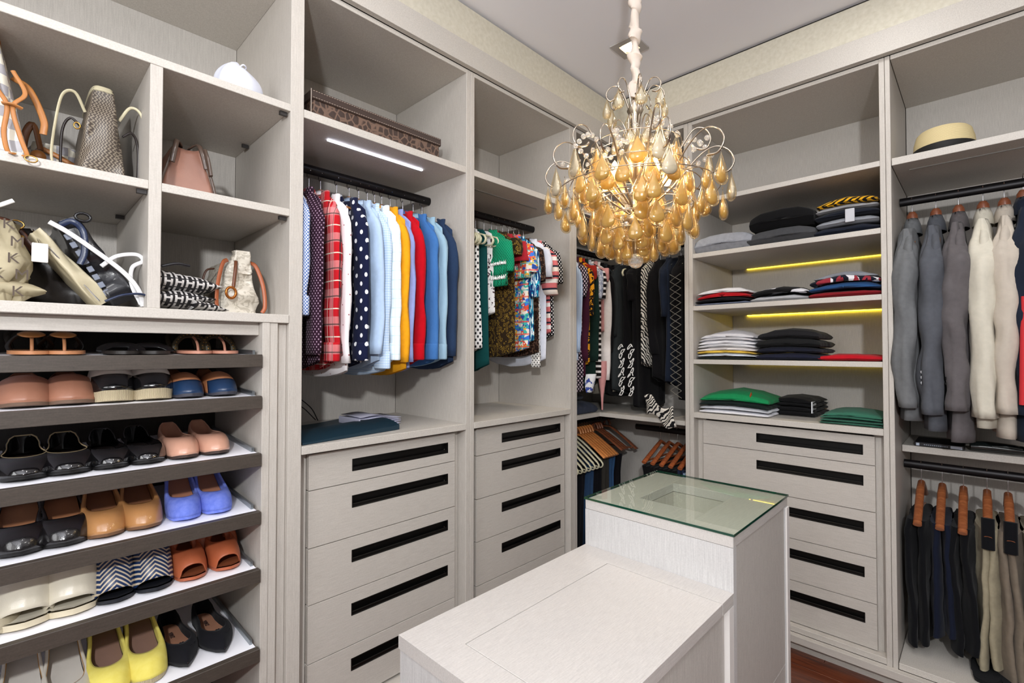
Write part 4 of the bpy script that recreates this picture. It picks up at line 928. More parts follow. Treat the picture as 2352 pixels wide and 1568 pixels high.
# tray 2: tan moccasins, white espadrilles with black toes, tan and navy loafers
pairx((60, 168), 1, dict(upper=leather('#a8745c', .45), insole=tan_in, solem=leather('#6a5242', .7), W=.103, L=.25, zt=.060, zs=.026, tv=.34, zh=.055, sidetrim=leather('#9a5e44', .5)), LR('tan leather moccasin pair on the second tray'))
esp = NT('rope'); w = esp.n('ShaderNodeTexWave'); esp.l(esp.co(), w.inputs[0]); w.inputs['Scale'].default_value = 160; w.inputs['Distortion'].default_value = 2; esp.col(esp.mix(w.outputs[1], '#a8977a', '#d8cba8')); esp.bump(w.outputs[1], .6, .003); esp = esp.rm(.9)
pairx((266, 357), 1, dict(upper=leather('#e6e1d8', .4), insole=tan_in, solem=esp, W=.094, L=.25, zt=.072, zs=.036, zh=.060, tv=.44, plat=.024, toecap=(plain('#0e0e10', .2, coat=.5), .13, 4)), LR('white espadrille pair with black toe caps'))
pairx((440, 520), 1, dict(upper=leather('#b57850', .5), insole=leather('#2a3550', .6), solem=leather('#3a3a44', .6), W=.080, L=.25, zt=.056, zs=.026, tv=.38, toecap=(leather('#1f3a5e', .35), .14, 5)), LR('tan and navy loafer pair on the second tray'))
# tray 3
pairx((62, 165), 2, dict(upper=plain('#0d0c0e', .12, coat=.8), insole=leather('#3a2822', .6), solem=plain('#0c0b0b', .4), W=.098, L=.25, zt=.036, zs=.034, tv=.22, sidetrim=leather('#c9b48a', .5)), LR('black patent flat pair with cream piping'))
pairx((262, 346), 2, dict(upper=plain('#0b0b0d', .1, coat=.9), insole=leather('#241a18', .6), solem=plain('#0c0b0b', .4), W=.086, L=.25, zt=.034, zs=.030, tv=.19), LR('glossy black ballet flat pair'))
pairx((431, 504), 2, dict(upper=leather('#d8a48c', .28, .4), insole=leather('#4a362c', .6), solem=leather('#3a2a24', .6), W=.078, L=.25, zt=.042, zs=.03, tv=.24), LR('blush pink ballet flat pair'))
# tray 4
pairx((55, 157), 3, dict(upper=leather('#141214', .22, .5), insole=tan_in, solem=plain('#0c0b0b', .4), W=.100, L=.25, zt=.046, zs=.030, tv=.22, H=.05, heel='block'), LR('black leather pump pair with tan lining'))
pairx((252, 340), 3, dict(upper=leather('#b98450', .35, .3), insole=leather('#8a5c3e', .5), solem=leather('#6e4c30', .6), W=.088, L=.25, zt=.046, zs=.035, tv=.24, H=.055, heel='block'), LR('camel leather pump pair'))
SUE = fabric('blue_suede', lambda n: n.mix(n.noise(n.co(), 70, 4), '#4a62c8', '#8a9ae8'), .95)
pairx((435, 512), 3, dict(upper=SUE, insole=leather('#b0785a', .5), solem=SUE, W=.080, L=.25, zt=.046, zs=.036, tv=.18, H=.075, heel='stiletto', rz=.04), LR('periwinkle blue suede pump pair'))
# tray 5
CRM = leather('#e8e0cc', .3, .3)
pairx((68, 178), 4, dict(upper=CRM, insole=CRM, solem=leather('#e0d4b8', .5), W=.105, L=.25, zt=.075, zs=.05, zh=.06, tv=.58, H=.07, heel='block', plat=.012, peep=.125), LR('cream peep-toe heel pair'))
ZZ = NT('woven_zigzag'); h_ = ZZ.n('ShaderNodeSeparateXYZ'); ZZ.l(ZZ.co(), h_.inputs[0])
tri = ZZ.math('ABSOLUTE', ZZ.math('SUBTRACT', ZZ.math('FRACT', ZZ.math('ADD', ZZ.math('MULTIPLY', h_.outputs[0], 17), 100.5)), .5))
qv = ZZ.math('FRACT', ZZ.math('ADD', ZZ.math('MULTIPLY', ZZ.math('ADD', h_.outputs[1], h_.outputs[2]), 62), ZZ.math('MULTIPLY', tri, 4.0)))
ZZ.col(ZZ.mix(ZZ.math('LESS_THAN', ZZ.math('FRACT', ZZ.math('ADD', qv, 10)), .58), '#cfc0a8', '#16305a')); ZZ.bump(qv, .4, .003); ZZ = ZZ.rm(.4)
pairx((276, 366), 4, dict(upper=ZZ, insole=plain('#0d0f18', .6), solem=plain('#10131c', .5), W=.092, L=.25, zt=.078, zs=.055, tv=.58, H=.05, heel='block', peep=.12, sidetrim=leather('#1c3a66', .3)), LR('navy and cream zigzag woven peep-toe pair'))
OR = leather('#b5603c', .4, .1)
pairx((452, 532), 4, dict(upper=OR, insole=leather('#8a4a2c', .5), solem=OR, W=.080, L=.24, zt=.055, zs=.03, tv=.30, H=.04, heel='block', peep=.10), LR('rust brown peep-toe sandal pair'))
for o in [o for o in COL.objects if 'rust brown peep' in o.get('label', '')]:
    strap_arc(o, OR, .115, .095, .036, .003, .016, .02); strap_arc(o, OR, .155, .10, .034, .003, .012, .015)
# tray 6
pairx((68, 170), 5, dict(upper=leather('#d8d2c6', .5), insole=leather('#d2ccc4', .5), solem=leather('#b58a4a', .5), W=.090, L=.25, zt=.04, zs=.036, tv=.2, H=.06, heel='block', sidetrim=leather('#c08a3e', .4)), LR('off-white pump pair with golden tan edging'), dy=-.008)
YE = fabric('yellow_suede', lambda n: n.mix(n.noise(n.co(), 60, 3), '#dccb56', '#eadf7c'), .9)
pairx((270, 356), 5, dict(upper=YE, insole=leather('#8a6a5c', .6), solem=esp, W=.088, L=.25, zt=.046, zs=.040, tv=.24, H=.06, heel='wedge', sidetrim=YE), LR('yellow suede wedge espadrille pair'), dy=-.004)
BS = fabric('black_suede', '#15151a', .95)
pairx((437, 520), 5, dict(upper=BS, insole=leather('#c48e72', .5), solem=plain('#0e0e10', .5), W=.084, L=.265, zt=.034, zs=.032, tv=.24, toe=PNT), LR('pointed black suede flat pair with flower trim'), dy=-.004)
for o in [o for o in COL.objects if 'flower trim' in o.get('label', '')]:
    m = MB()
    for k, (fx, fy_) in enumerate(((-.012, .058), (.012, .050), (0, .066), (.022, .062), (-.022, .068))):
        for q in range(6): m.lathe([(0, 0), (.0035, .001), (.002, .003), (0, .0035)], 8, (fx+.0055*cos(q*pi/3), fy_+.0055*sin(q*pi/3), .0375-.25*abs(fx)))
    m.build('flower_trim', BS, o, local=True, smooth=True)
    m = text_mb('ZARA', .014).xf(Matrix.Translation((0, .185, .0125)) @ Matrix.Rotation(pi/2, 4, 'Z')); m.build('insole_lettering', plain('#3a2a26', .6), o, local=True)
shoe('part of a pale beige shoe at the left end of the fifth tray', (onY(-12, 1400, 1.545)[0], 1.545, TR[4]+.003), leather('#b8ad94', .4), leather('#8a7d66', .5), W=.085, zt=.05, H=.05, heel='block')
# tray 1: flat T-bar sandals seen at eye level
def sandal(label, px_, c_str, c_stem, disc=None, studs=False, low=False):
    x = onY(px_, 800, 1.56)[0]; t = thing('sandal', label, 'shoe', (x, 1.545, TR[0]+.002), 0, None, rx=.02)
    n = 40; sole = [(interp(RND, .5*(1-cos(a)))*.041*(1 if sin(a) >= 0 else -1), .25*.5*(1-cos(a))) for a in [2*pi*k/n for k in range(n)]]
    MB().loft([[(p, q, z) for p, q in sole] for z in (0, .008)]).build('sole', leather(c_stem, .5), t, local=True, smooth=True, auto=50)
    if low:
        strap_arc(t, plain('#0e0d10', .15, coat=.8), .07, .022, .042, .003, .010, .02); return t
    MB().sweep(curve([(0, .035, .006), (0, .045, .026), (0, .07, .040), (0, .095, .046)], 5), .0035, .003, n=8).build('toe_post', leather(c_stem, .5), t, local=True, smooth=True)
    for s_ in (-1, 1):
        MB().sweep(curve([(0, .095, .046), (s_*.022, .115, .043), (s_*.038, .15, .022), (s_*.036, .17, .008)], 6), .006, .0022, n=8, up=(0, 0, 1)).build('strap', leather(c_str, .4), t, local=True, smooth=True)
    MB().sweep(curve([(-.034, .19, .01), (-.040, .205, .045), (-.02, .225, .060), (0, .232, .063), (.02, .225, .060), (.040, .205, .045), (.034, .19, .01)], 5), .007, .0022, n=8, up=(0, 1, 0)).build('heel_strap', leather(c_str, .4), t, local=True, smooth=True)
    if disc: MB().lathe([(0, -.003), (.016, -.002), (.02, .001), (.016, .004), (0, .006)], 20).xf(Matrix.Translation((0, .078, .045)) @ Matrix.Diagonal((1.25, 1, 1, 1)) @ Matrix.Rotation(.35, 4, 'X')).build('disc_ornament', disc, t, local=True, smooth=True)
    if studs:
        m = MB()
        for k in range(15):
            a = pi*k/14; m.lathe([(0, 0), (.003, .001), (.002, .003), (0, .0035)], 6, (.041*cos(a), .1+.02*sin(a), .012+.04*sin(a)))
        m.build('studs', GOLD, t, local=True, smooth=True)
        strap_arc(t, leather('#3b3424', .4), .10, .05, .041, .003, .008, .02)
    return t
AMB = plain('#c98a4a', .3, .3, coat=.5)
for s_, px_ in (('left', 74), ('right', 150)): sandal(s_+' black strappy sandal with an amber disc on the top tray', px_, '#1b1512', '#b07850', AMB)
for s_, px_ in (('left', 288), ('right', 358)): sandal(s_+' glossy black slide sandal in the middle of the top tray', px_, '#0e0d10', '#19130f', low=True)
for s_, px_ in (('left', 460), ('right', 522)): sandal(s_+' gold-studded T-bar sandal at the right end of the top tray', px_, '#3b3424', '#b57e68', studs=True)

# ------------------------------------------------------------------ bags in the cubbies
def bag_body(w0, d0, w1, d1, h, bulge=.05, r=.25, K=12, n=32, sag=0, seed=0, wr=.004, cap=True):
    R = []
    for k in range(K+1):
        t = k/K; w = w0+(w1-w0)*t; d = d0+(d1-d0)*t; b = 1+bulge*sin(pi*t)*1.0; e = r+.15*t
        edge = .93 if k == 0 else 1
        q = []
        for j in range(n):
            a = 2*pi*j/n; c_, s_ = cos(a), sin(a)
            x = w/2*b*edge*(abs(c_)**e)*(1 if c_ > 0 else -1); y = d/2*b*edge*(abs(s_)**e)*(1 if s_ > 0 else -1)
            f = 1+wr/w0*4*nz(c_*2+seed, s_*2, t*4+seed)*(t > 0)
            q.append((x*f, y*f, h*t+.01*sag*nz(c_*2, s_*2, seed)*t))
        R.append(q)
    m = MB(); m.loft(R, True, cap); return m
def ribbon(pts, w, t, up=(0, 1, 0), n=8, seg=7): return MB().sweep(curve(pts, seg), w, t, n=n, up=up)
CRS = leather('#d8cfae', .4)
# upper left cubby
zs_ = 1.7285
mono = NT('brown_monogram'); hh, vv = mono.hv(); w = mono.voro(mono.scaled((1, 1, 1)), 150, 'DISTANCE_TO_EDGE')
mono.col(mono.mix(mono.math('LESS_THAN', mono.math('FRACT', mono.math('ADD', mono.math('MULTIPLY', hh, 130), mono.math('MULTIPLY', mono.math('SINE', mono.math('MULTIPLY', vv, 620)), .28))), .42), '#4a4038', '#8b8070')); mono.bump(w.outputs[0], .3, .001); mono = mono.rm(.45)
xa, xb = onY(172, 390, 1.60)[0], onY(300, 400, 1.60)[0]; xc = (xa+xb)/2
t = thing('handbag', 'tall brown monogram handbag narrowing to a cream-edged top, end on', 'bag', (xc, 1.74, zs_))
bag_body(xb-xa, .26, .050, .24, .245, .02, .35, cap=True).build('bag_body', mono, t, smooth=True, local=True)
bag_body(.052, .243, .050, .24, .012, 0, .35, wr=0).xf(Matrix.Translation((0, 0, .238))).build('top_binding', CRS, t, smooth=True, local=True)
for s_ in (-1, 1):
    ribbon([(s_*.034, -.10, .18), (s_*.055, -.12, .215), (s_*.078, -.125, .20), (s_*.090, -.125, .13), (s_*.096, -.12, .05), (s_*.088, -.12, .005)], .0036, .0018, up=(0, 1, 0)).build('shoulder_strap', CRS, t, smooth=True, local=True)
    ribbon([(s_*.042, -.10, .14), (s_*.062, -.10, .155), (s_*.076, -.09, .12), (s_*.078, -.08, .02)], .003, .003).build('handle', leather('#2a2220', .4), t, smooth=True, local=True)
MB().sweep([(-.050+.006*cos(a), -.115, .135+.008*sin(a)) for a in [2*pi*k/14 for k in range(15)]], .0018, n=6, cap=False).build('buckle_ring', GOLD, t, smooth=True, local=True)
# checked bags at the left
chk = NT('cream_check'); cc_ = chk.n('ShaderNodeTexChecker'); chk.l(chk.scaled((1, 1, 1)), cc_.inputs[0]); cc_.inputs['Scale'].default_value = 42; cc_.inputs[1].default_value = lin('#e4dfcf'); cc_.inputs[2].default_value = lin('#a9a7ac'); chk.col(cc_.outputs[0]); chk = chk.rm(.45)
TANL = leather('#b8793f', .4)
t = thing('tote_bag', 'cream and grey checked tote with tan trim and hanging strap at the left edge', 'bag', (-.03, 1.70, zs_))
bag_body(.13, .26, .055, .24, .285, .02, .3).xf(Matrix.Rotation(radians(-4), 4, 'Y')).build('bag_body', chk, t, smooth=True, local=True)
bag_body(.058, .244, .056, .24, .016, 0, .3).xf(Matrix.Rotation(radians(-4), 4, 'Y') @ Matrix.Translation((0, 0, .278))).build('top_binding', TANL, t, smooth=True, local=True)
for s_ in (0, .03):
    ribbon([(.0+s_, -.14, .20), (.005+s_*1.5, -.155, .15), (.022+s_*.3, -.165, .11), (.018+s_*.8, -.17, .05), (.024+s_, -.185, .005), (.034+s_*.5, -.21, -.006)], .0045, .002).build('hanging_strap', TANL, t, smooth=True, local=True)
ribbon([(.015, -.166, .112), (.03, -.17, .113), (.045, -.166, .110)], .003, .008).build('strap_loop', TANL, t, smooth=True, local=True)
MB().sweep([(.060+.010*cos(a), -.216, -.012+.007*sin(a)) for a in [2*pi*k/14 for k in range(15)]], .0014, n=6, cap=False).build('ring', GOLD, t, smooth=True, local=True)
ribbon([(.03, -.06, .215), (.058, -.08, .19), (.082, -.10, .12), (.082, -.10, .085)], .007, .0025).build('handle', TANL, t, smooth=True, local=True)
t = thing('handbag', 'low checked handbag with tan handle behind the checked tote', 'bag', (.083, 1.80, zs_))
bag_body(.17, .12, .09, .05, .12, .08, .5, seed=3, wr=.01).build('bag_body', chk, t, smooth=True, local=True)
ribbon([(-.035, -.045, .10), (.0, -.05, .085), (.045, -.05, .062), (.085, -.05, .04)], .006, .003).build('zip_trim', TANL, t, smooth=True, local=True)
ribbon([(-.06, -.04, .0), (-.062, -.06, .10), (-.045, -.06, .15), (-.03, -.055, .09)], .008, .003).build('handle', leather('#7c4e2c', .4), t, smooth=True, local=True)
MB().lathe([(0, -.002), (.015, -.002), (.015, .002), (0, .002)], 16).xf(Matrix.Translation((-.035, -.07, .068)) @ Matrix.Rotation(pi/2, 4, 'X')).build('round_fob', TANL, t, smooth=True, local=True)
ribbon([(-.035, -.07, .06), (-.02, -.072, .045), (-.005, -.072, .01)], .005, .003).build('fob_strap', TANL, t, smooth=True, local=True)
# pink-brown bag
xa, xb = onY(378, 430, 1.60)[0], onY(488, 440, 1.60)[0]
t = thing('handbag', 'dusty pink leather handbag with dark bronze handles and cinched sides', 'bag', ((xa+xb)/2+.004, 1.73, zs_))
PK = leather('#a97a68', .4); BZ = leather('#5b4a40', .28, .4)
R = []
for k in range(13):
    tt = k/12; w = .150-.085*tt**1.3; d = .22-.03*tt; q = []
    for j in range(32):
        a = 2*pi*j/32; c_, s_ = cos(a), sin(a); e = .3
        y = d/2*(abs(s_)**e)*(1 if s_ > 0 else -1); x = w/2*(abs(c_)**e)*(1 if c_ > 0 else -1)
        if abs(c_) < .6: y *= 1-.30*tt*(1-abs(c_)/.6)
        q.append((x, y, .155*tt))
    R.append(q)
MB().loft(R, True, False).build('bag_body', PK, t, smooth=True, local=True, solid=.003)
MB().box(-.03, .03, -.07, .09, .12, .124).build('lining', leather('#3a2a26', .7), t, local=True)
for s_ in (-1, 1):
    ribbon([(s_*.042, -.112, .098), (s_*.034, -.105, .14), (s_*.026, -.09, .170), (s_*.012, -.06, .165), (s_*.02, -.02, .168), (s_*.028, .05, .15)], .007, .003, up=(0, 1, 0)).build('handle', BZ, t, smooth=True, local=True)
    ribbon([(s_*.072, -.105, .005), (s_*.060, -.106, .06), (s_*.040, -.105, .13), (s_*.03, -.10, .156)], .004, .003).build('edge_piping', BZ, t, smooth=True, local=True)
ribbon([(.040, -.100, .155), (.046, -.113, .12), (.052, -.116, .08)], .006, .009).build('side_tab', BZ, t, smooth=True, local=True)
# white pouch on the top shelf
t = thing('white_pouch', 'small white drawstring pouch on the top shelf of the left unit', 'pouch', (.470, 1.585, ZSH))
R = []
for k in range(14):
    tt = k/13; r = .066*(sin(pi*(.30+.68*tt))**.6) if k < 13 else .01; R.append([(r*1.0*cos(a)*(1+.10*sin(7*a)*tt), r*.8*sin(a)*(1+.05*sin(5*a+1)*tt), .098*tt*(1-.12*cos(a))) for a in [2*pi*j/48 for j in range(48)]])
MB().loft(R).build('pouch_body', plain('#cfd2de', .8), t, smooth=True, local=True)
ribbon([(-.01, -.01, .082), (.0, -.03, .093), (.012, -.02, .092), (.005, 0, .085)], .0022, .0018).build('drawstring', plain('#dfe1ee', .6), t, smooth=True, local=True)
# lower right cubby: black and white letter-print bag, cream tote
zb_ = 1.4078
thm = NT('letter_weave'); sx_ = thm.n('ShaderNodeSeparateXYZ'); thm.l(thm.co(), sx_.inputs[0]); h_, v_ = sx_.outputs[0], sx_.outputs[2]
def blk(hs, vs, oh=0): return thm.math('FRACT', thm.math('ADD', thm.math('MULTIPLY', h_, hs), 50+oh)), thm.math('FRACT', thm.math('ADD', thm.math('MULTIPLY', v_, vs), 50+oh))
f1, g1 = blk(38, 46); a1 = thm.math('LESS_THAN', f1, .22); a2 = thm.math('MULTIPLY', thm.math('LESS_THAN', thm.math('ABSOLUTE', thm.math('SUBTRACT', g1, .5)), .11), thm.math('LESS_THAN', f1, .75)); a3 = thm.math('MULTIPLY', thm.math('LESS_THAN', thm.math('ABSOLUTE', thm.math('SUBTRACT', f1, .68)), .10), thm.math('LESS_THAN', g1, .8)); a4 = thm.math('GREATER_THAN', g1, .9)
fm = thm.math('MINIMUM', thm.math('ADD', thm.math('ADD', a1, a2), a3), 1); fm = thm.math('MULTIPLY', fm, thm.math('SUBTRACT', 1, a4))
thm.col(thm.mix(fm, '#17151a', '#d9d6d4')); thm = thm.rm(.6)
t = thing('soft_bag', 'crumpled black and white letter-print fabric bag beside the cream tote', 'bag', (.335, 1.66, zb_))
def lobe(z0, h, x0, x1, seed, tip):
    R = []
    for k in range(15):
        u = k/14; x = x0+(x1-x0)*u; hh_ = h*(1-u**3*.9)*(.9+.1*sin(u*9+seed)); q = []
        for j in range(20):
            a = 2*pi*j/20; q.append((x+.008*nz(a, u*4, seed), (.13-.05*u)*cos(a), max(.0005, z0+tip*u+hh_*sin(a)*(1+.12*nz(cos(a)*2, u*5, seed)))))
        R.append(q)
    return MB().loft(R)
lobe(.082, .036, -.07, .098, 1, -.006).build('upper_fold', thm, t, smooth=True, local=True)
lobe(.032, .032, -.07, .08, 4, .008).build('lower_fold', thm, t, smooth=True, local=True)
lobe(.022, .018, .02, .112, 9, -.012).build('front_fold', thm, t, smooth=True, local=True)
ribbon([(-.062, -.135, .11), (-.03, -.14, .12), (.0, -.138, .118)], .004, .006).build('black_trim', leather('#17151a', .4), t, smooth=True, local=True)
t = thing('tote_bag', 'cream patterned tote with orange brown straps and a round charm', 'bag', (onY(552, 700, 1.62)[0]-.004, 1.73, zb_))
CRP = NT('cream_pattern'); v = CRP.voro(CRP.co(), 38); CRP.col(CRP.mix(CRP.math('GREATER_THAN', CRP.noise(CRP.scaled((26, 26, 40)), 1, 1, 3), .52), '#d9d2c4', '#bdb5a6')); CRP = CRP.rm(.4)
bag_body(.135, .24, .055, .22, .165, .02, .3, seed=5, wr=.008).build('bag_body', CRP, t, smooth=True, local=True)
MB().add(*(lambda m_: (m_.v, m_.f))(bag_body(.052, .05, .045, .045, .07, 0, .3).xf(Matrix.Translation((.008, -.095, .125))))).build('folded_end', CRP, t, smooth=True, local=True)
OB = leather('#a85a34', .4)
for s_ in (-1, 1):
    ribbon([(s_*.030, -.10, .165), (s_*.046, -.115, .150), (s_*.062, -.13, .09), (s_*.066, -.135, .03), (s_*.058, -.135, .008)], .006, .0022, up=(0, 1, 0)).build('strap', OB, t, smooth=True, local=True)
ribbon([(-.055, -.06, .14), (-.08, -.07, .125), (-.092, -.06, .05)], .003, .004).build('back_strap', leather('#4a2c1e', .4), t, smooth=True, local=True)
ribbon([(-.012, -.12, .16), (-.018, -.135, .13), (-.024, -.14, .08)], .005, .004).build('charm_strap', leather('#6a3c22', .4), t, smooth=True, local=True)
MB().sweep([(-.032+.013*cos(a), -.146, .062+.016*sin(a)) for a in [2*pi*k/18 for k in range(19)]], .004, n=8, cap=False).build('round_charm', plain('#a8642c', .25, .8), t, smooth=True, local=True)
# lower left cubby
KC = NT('beige_canvas'); KC.col(KC.mix(KC.noise(KC.co(), 40), '#a59a7e', '#b9ae90')); KC = KC.rm(.7)
t = thing('logo_bag', 'beige canvas bag printed with brown letters K at the left edge, lower cubby', 'bag', (-.045, 1.625, zb_))
bag_body(.14, .12, .10, .08, .19, .10, .5, seed=8, wr=.02).build('bag_body', KC, t, smooth=True, local=True)
m = lobe(.035, .035, -.05, .105, 12, -.004); m.v = [(x, y*.5-.02, z) for x, y, z in m.v]; m.xf(Matrix.Translation((.0, 0, 0))).build('slumped_flap', KC, t, smooth=True, local=True)
rn = random.Random(3)
for r_ in range(5):
    for c_ in range(4):
        g = text_mb('K' if (r_+c_) % 2 else 'M', .032, .0004); g.xf(Matrix.Translation((-.055+.038*c_+.01*(r_ % 2)-.004*r_, -.080+.0035*r_-(.016 if r_ < 2 else -.002), .022+.038*r_)) @ Matrix.Rotation(pi/2+.03, 4, 'X')).build('printed_letter', plain('#4a3c30', .6), t, local=True)
ribbon([(-.07, -.04, .205), (-.02, -.045, .198), (.02, -.05, .212), (.05, -.05, .232)], .005, .002).build('white_strap', plain('#e2e0dc', .5), t, smooth=True, local=True)
t = thing('leather_bag', 'dark brown and black leather bag slumped sideways, with a white hang tag', 'bag', (.095, 1.80, zb_))
R = []
DKL = leather('#1b1514', .45); 
m = bag_body(.13, .20, .09, .17, .20, .10, .5, seed=15, wr=.015); m.v = [(x-.45*z, y, z) for x, y, z in m.v]; m.build('bag_body', DKL, t, smooth=True, local=True)
BRS = leather('#5a3526', .4)
ribbon([(-.125, -.11, .205), (-.095, -.125, .195), (-.06, -.13, .15), (-.045, -.13, .12)], .010, .003, up=(0, 1, 0)).build('brown_strap', BRS, t, smooth=True, local=True)
MB().sweep([(-.085+.014*cos(a), -.135, .195+.010*sin(a)) for a in [2*pi*k/14 for k in range(15)]], .002, n=6, cap=False).build('ring', GOLD, t, smooth=True, local=True)
tg = onY(92, 580, 1.565); tx, tz = tg[0]-.095, tg[2]-zb_
MB().sweep([(tx-.01, -.150, tz+.066), (tx, -.231, tz+.02)], .0016, n=6).build('ball_chain', CHROME, t, local=True)
MB().box(tx-.014, tx+.014, -.235, -.232, tz-.022, tz+.022).build('hang_tag', plain('#f0eeea', .5), t, local=True, bevel=.003)
MB().lathe([(0, 0), (.005, .001), (0, .003)], 10).xf(Matrix.Translation((-.075, -.138, .165)) @ Matrix.Rotation(pi/2, 4, 'X')).build('rivet', GOLD, t, local=True)
# long cream clutch leaning, with white strap
def leaning(label, name, x, w, h, ang, mat, d=.24, y=1.70, z=None, **kw):
    t = thing(name, label, 'bag', (x, y, zb_ if z is None else z)); a = radians(ang)
    m = bag_body(w, d, w*.8, d*.94, h, .06, .3, **kw); M_ = Matrix.Translation((0, 0, w/2*abs(sin(a))+.0005)) @ Matrix.Rotation(-a, 4, 'Y'); m.xf(M_)
    m.build('bag_body', mat, t, smooth=True, local=True); return t, M_
t, M_ = leaning('long slim cream bag leaning left in the lower cubby, white strap across', 'slim_bag', .168, .035, .205, 38, leather('#c9bea0', .45), seed=2, wr=.002)
MB().sweep([M_ @ Vector((-.006, -.122, .01)), M_ @ Vector((-.006, -.122, .17))], .0016, n=6).build('zip', CHROME, t, local=True)
ribbon([(-.105, -.15, .190), (-.075, -.155, .172), (-.03, -.16, .138), (.03, -.16, .088), (.062, -.158, .045), (.072, -.15, .006)], .0055, .002).build('white_strap', plain('#e4e4e6', .4), t, smooth=True, local=True)
ribbon([(-.01, -.14, .10), (.02, -.13, .130), (.06, -.13, .140), (.074, -.13, .125), (.052, -.13, .105), (.05, -.14, .06), (.068, -.15, .01)], .005, .002).build('strap_loop', plain('#e4e4e6', .4), t, smooth=True, local=True)
t, M_ = leaning('navy blue and black quilted bag leaning beside the divider, navy strap', 'quilted_bag', .208, .062, .225, 30, leather('#15161c', .35, .3), seed=6, wr=.004)
NV = leather('#1c2a4a', .35)
for k in range(8): MB().box(-.006, .006, -.1305, -.126, .03+.021*k, .044+.021*k).xf(M_ @ Matrix.Translation((-.022, 0, 0))).build('quilted_block', leather('#7d8494', .4), t, local=True, bevel=.001)
ribbon([(-.125, -.13, .19), (-.105, -.14, .20), (-.085, -.14, .18), (-.082, -.142, .13), (-.09, -.14, .10)], .007, .002).build('navy_strap', NV, t, smooth=True, local=True)
ribbon([(-.045, -.165, .012), (-.01, -.17, .03), (.03, -.168, .034), (.055, -.16, .015)], .003, .008, up=(0, 1, 0)).build('navy_strap', NV, t, smooth=True, local=True)
MB().sweep([(-.085+.014*cos(a), -.135, .215+.010*sin(a)) for a in [2*pi*k/12 for k in range(13)]], .0035, n=7, cap=False).build('handle_loop', leather('#111116', .3, .4), t, smooth=True, local=True)

# ------------------------------------------------------------------ chandelier
cx, cy = 1.264, .721
ch = thing('chandelier', 'ornate silver chandelier with amber glass drops above the island', 'chandelier', (cx, cy, 1.54))
SIL = plain('#b3a798', .28, 1, name='antique_silver')
m = MB(); rnv = random.Random(2); R = []
for k in range(150):
    z = 2.035+(ZC-2.036)*k/149; g = .0136+.0016*sin(k*.9+sin(k*.31)*2)+.004*nz(k*.16, 1, 2); tw = k*.33+2*nz(k*.05, 2, 9)
    ox, oy = .009*nz(k*.11, 3, 1), .009*nz(k*.11, 7, 1)
    R.append([(cx+ox+g*(1+.3*cos(2*a+tw))*cos(a), cy+oy+g*(1+.3*cos(2*a+tw))*sin(a), z+.006*sin(a+tw*2)) for a in [2*pi*j/14 for j in range(14)]])
m.loft(R).build('cord_sleeve', fabric('cream_silk', '#c9bcb0', .6), ch, smooth=True)
MB().lathe([(.0, 1.57), (.006, 1.575), (.009, 1.60), (.006, 1.64), (.03, 1.66), (.034, 1.68), (.008, 1.70), (.008, 1.78), (.02, 1.80), (.042, 1.84), (.045, 1.86), (.03, 1.90), (.012, 1.93), (.014, 1.98), (.024, 2.0), (.010, 2.03), (.006, 2.05), (0, 2.05)], 20, (cx, cy, 0)).build('stem', SIL, ch, smooth=True)
CRY = NT('crystal'); CRY.b.inputs['Transmission Weight'].default_value = .8; CRY.b.inputs['IOR'].default_value = 1.5; CRY.col('#fffaf2'); CRY = CRY.rm(.02)
n = NT('drop_shell'); n.col('#f0e2c2'); n.b.inputs['Roughness'].default_value = .12; n.b.inputs['Coat Weight'].default_value = 1
tr = n.n('ShaderNodeBsdfTransparent'); tr.inputs[0].default_value = lin('#fdf6e6'); lw = n.n('ShaderNodeLayerWeight'); lw.inputs[0].default_value = .45; mx = n.n('ShaderNodeMixShader')
n.l(n.math('MULTIPLY_ADD', n.math('POWER', lw.outputs[1], 1.6), .6, .05), mx.inputs[0]); gls = n.n('ShaderNodeBsdfGlossy'); gls.inputs[0].default_value = lin('#fff0d2'); gls.inputs['Roughness'].default_value = .10; m2 = n.n('ShaderNodeMixShader'); m2.inputs[0].default_value = .22; n.l(gls.outputs[0], m2.inputs[1]); n.l(n.b.outputs[0], m2.inputs[2])
n.l(tr.outputs[0], mx.inputs[1]); n.l(m2.outputs[0], mx.inputs[2]); n.l(mx.outputs[0], n.t.nodes['Material Output'].inputs[0]); SHELL = n.m
def amber(name, c1, c2, tr=.35):
    n = NT(name); n.col(n.mix(n.noise(n.scaled((60, 60, 20)), 1, 3), c1, c2)); n.b.inputs['Roughness'].default_value = .22; n.b.inputs['Coat Weight'].default_value = .8
    tl = n.n('ShaderNodeBsdfTranslucent'); tl.inputs[0].default_value = lin('#f0d690' if tr > .3 else '#cfc6b4'); mx = n.n('ShaderNodeMixShader'); mx.inputs[0].default_value = tr
    out = n.t.nodes['Material Output']; n.l(n.b.outputs[0], mx.inputs[1]); n.l(tl.outputs[0], mx.inputs[2]); n.l(mx.outputs[0], out.inputs[0]); return n.m
AM1 = amber('amber_core', '#a08448', '#d2b672', .35); AM2 = amber('pearl_core', '#a3a3a3', '#cfcdca', .2)
PEAR = [(0, 0), (.0, .0), (.06, .10), (.18, .34), (.36, .66), (.54, .90), (.70, 1.0), (.84, .92), (.94, .66), (.985, .34), (1, 0)]
def pear(w, th, h, n=16, k=14, s=1.0, dz=0):
    R = []
    for i in range(1, k):
        t = .5*(1-cos(pi*i/k)); r = t**1.15*sqrt(max(0, 1-t**3.2))/.565
        R.append([(w/2*s*r*cos(2*pi*j/n), th/2*s*r*sin(2*pi*j/n), dz-h*t*s) for j in range(n)])
    return MB().loft(R)
_dp = {}
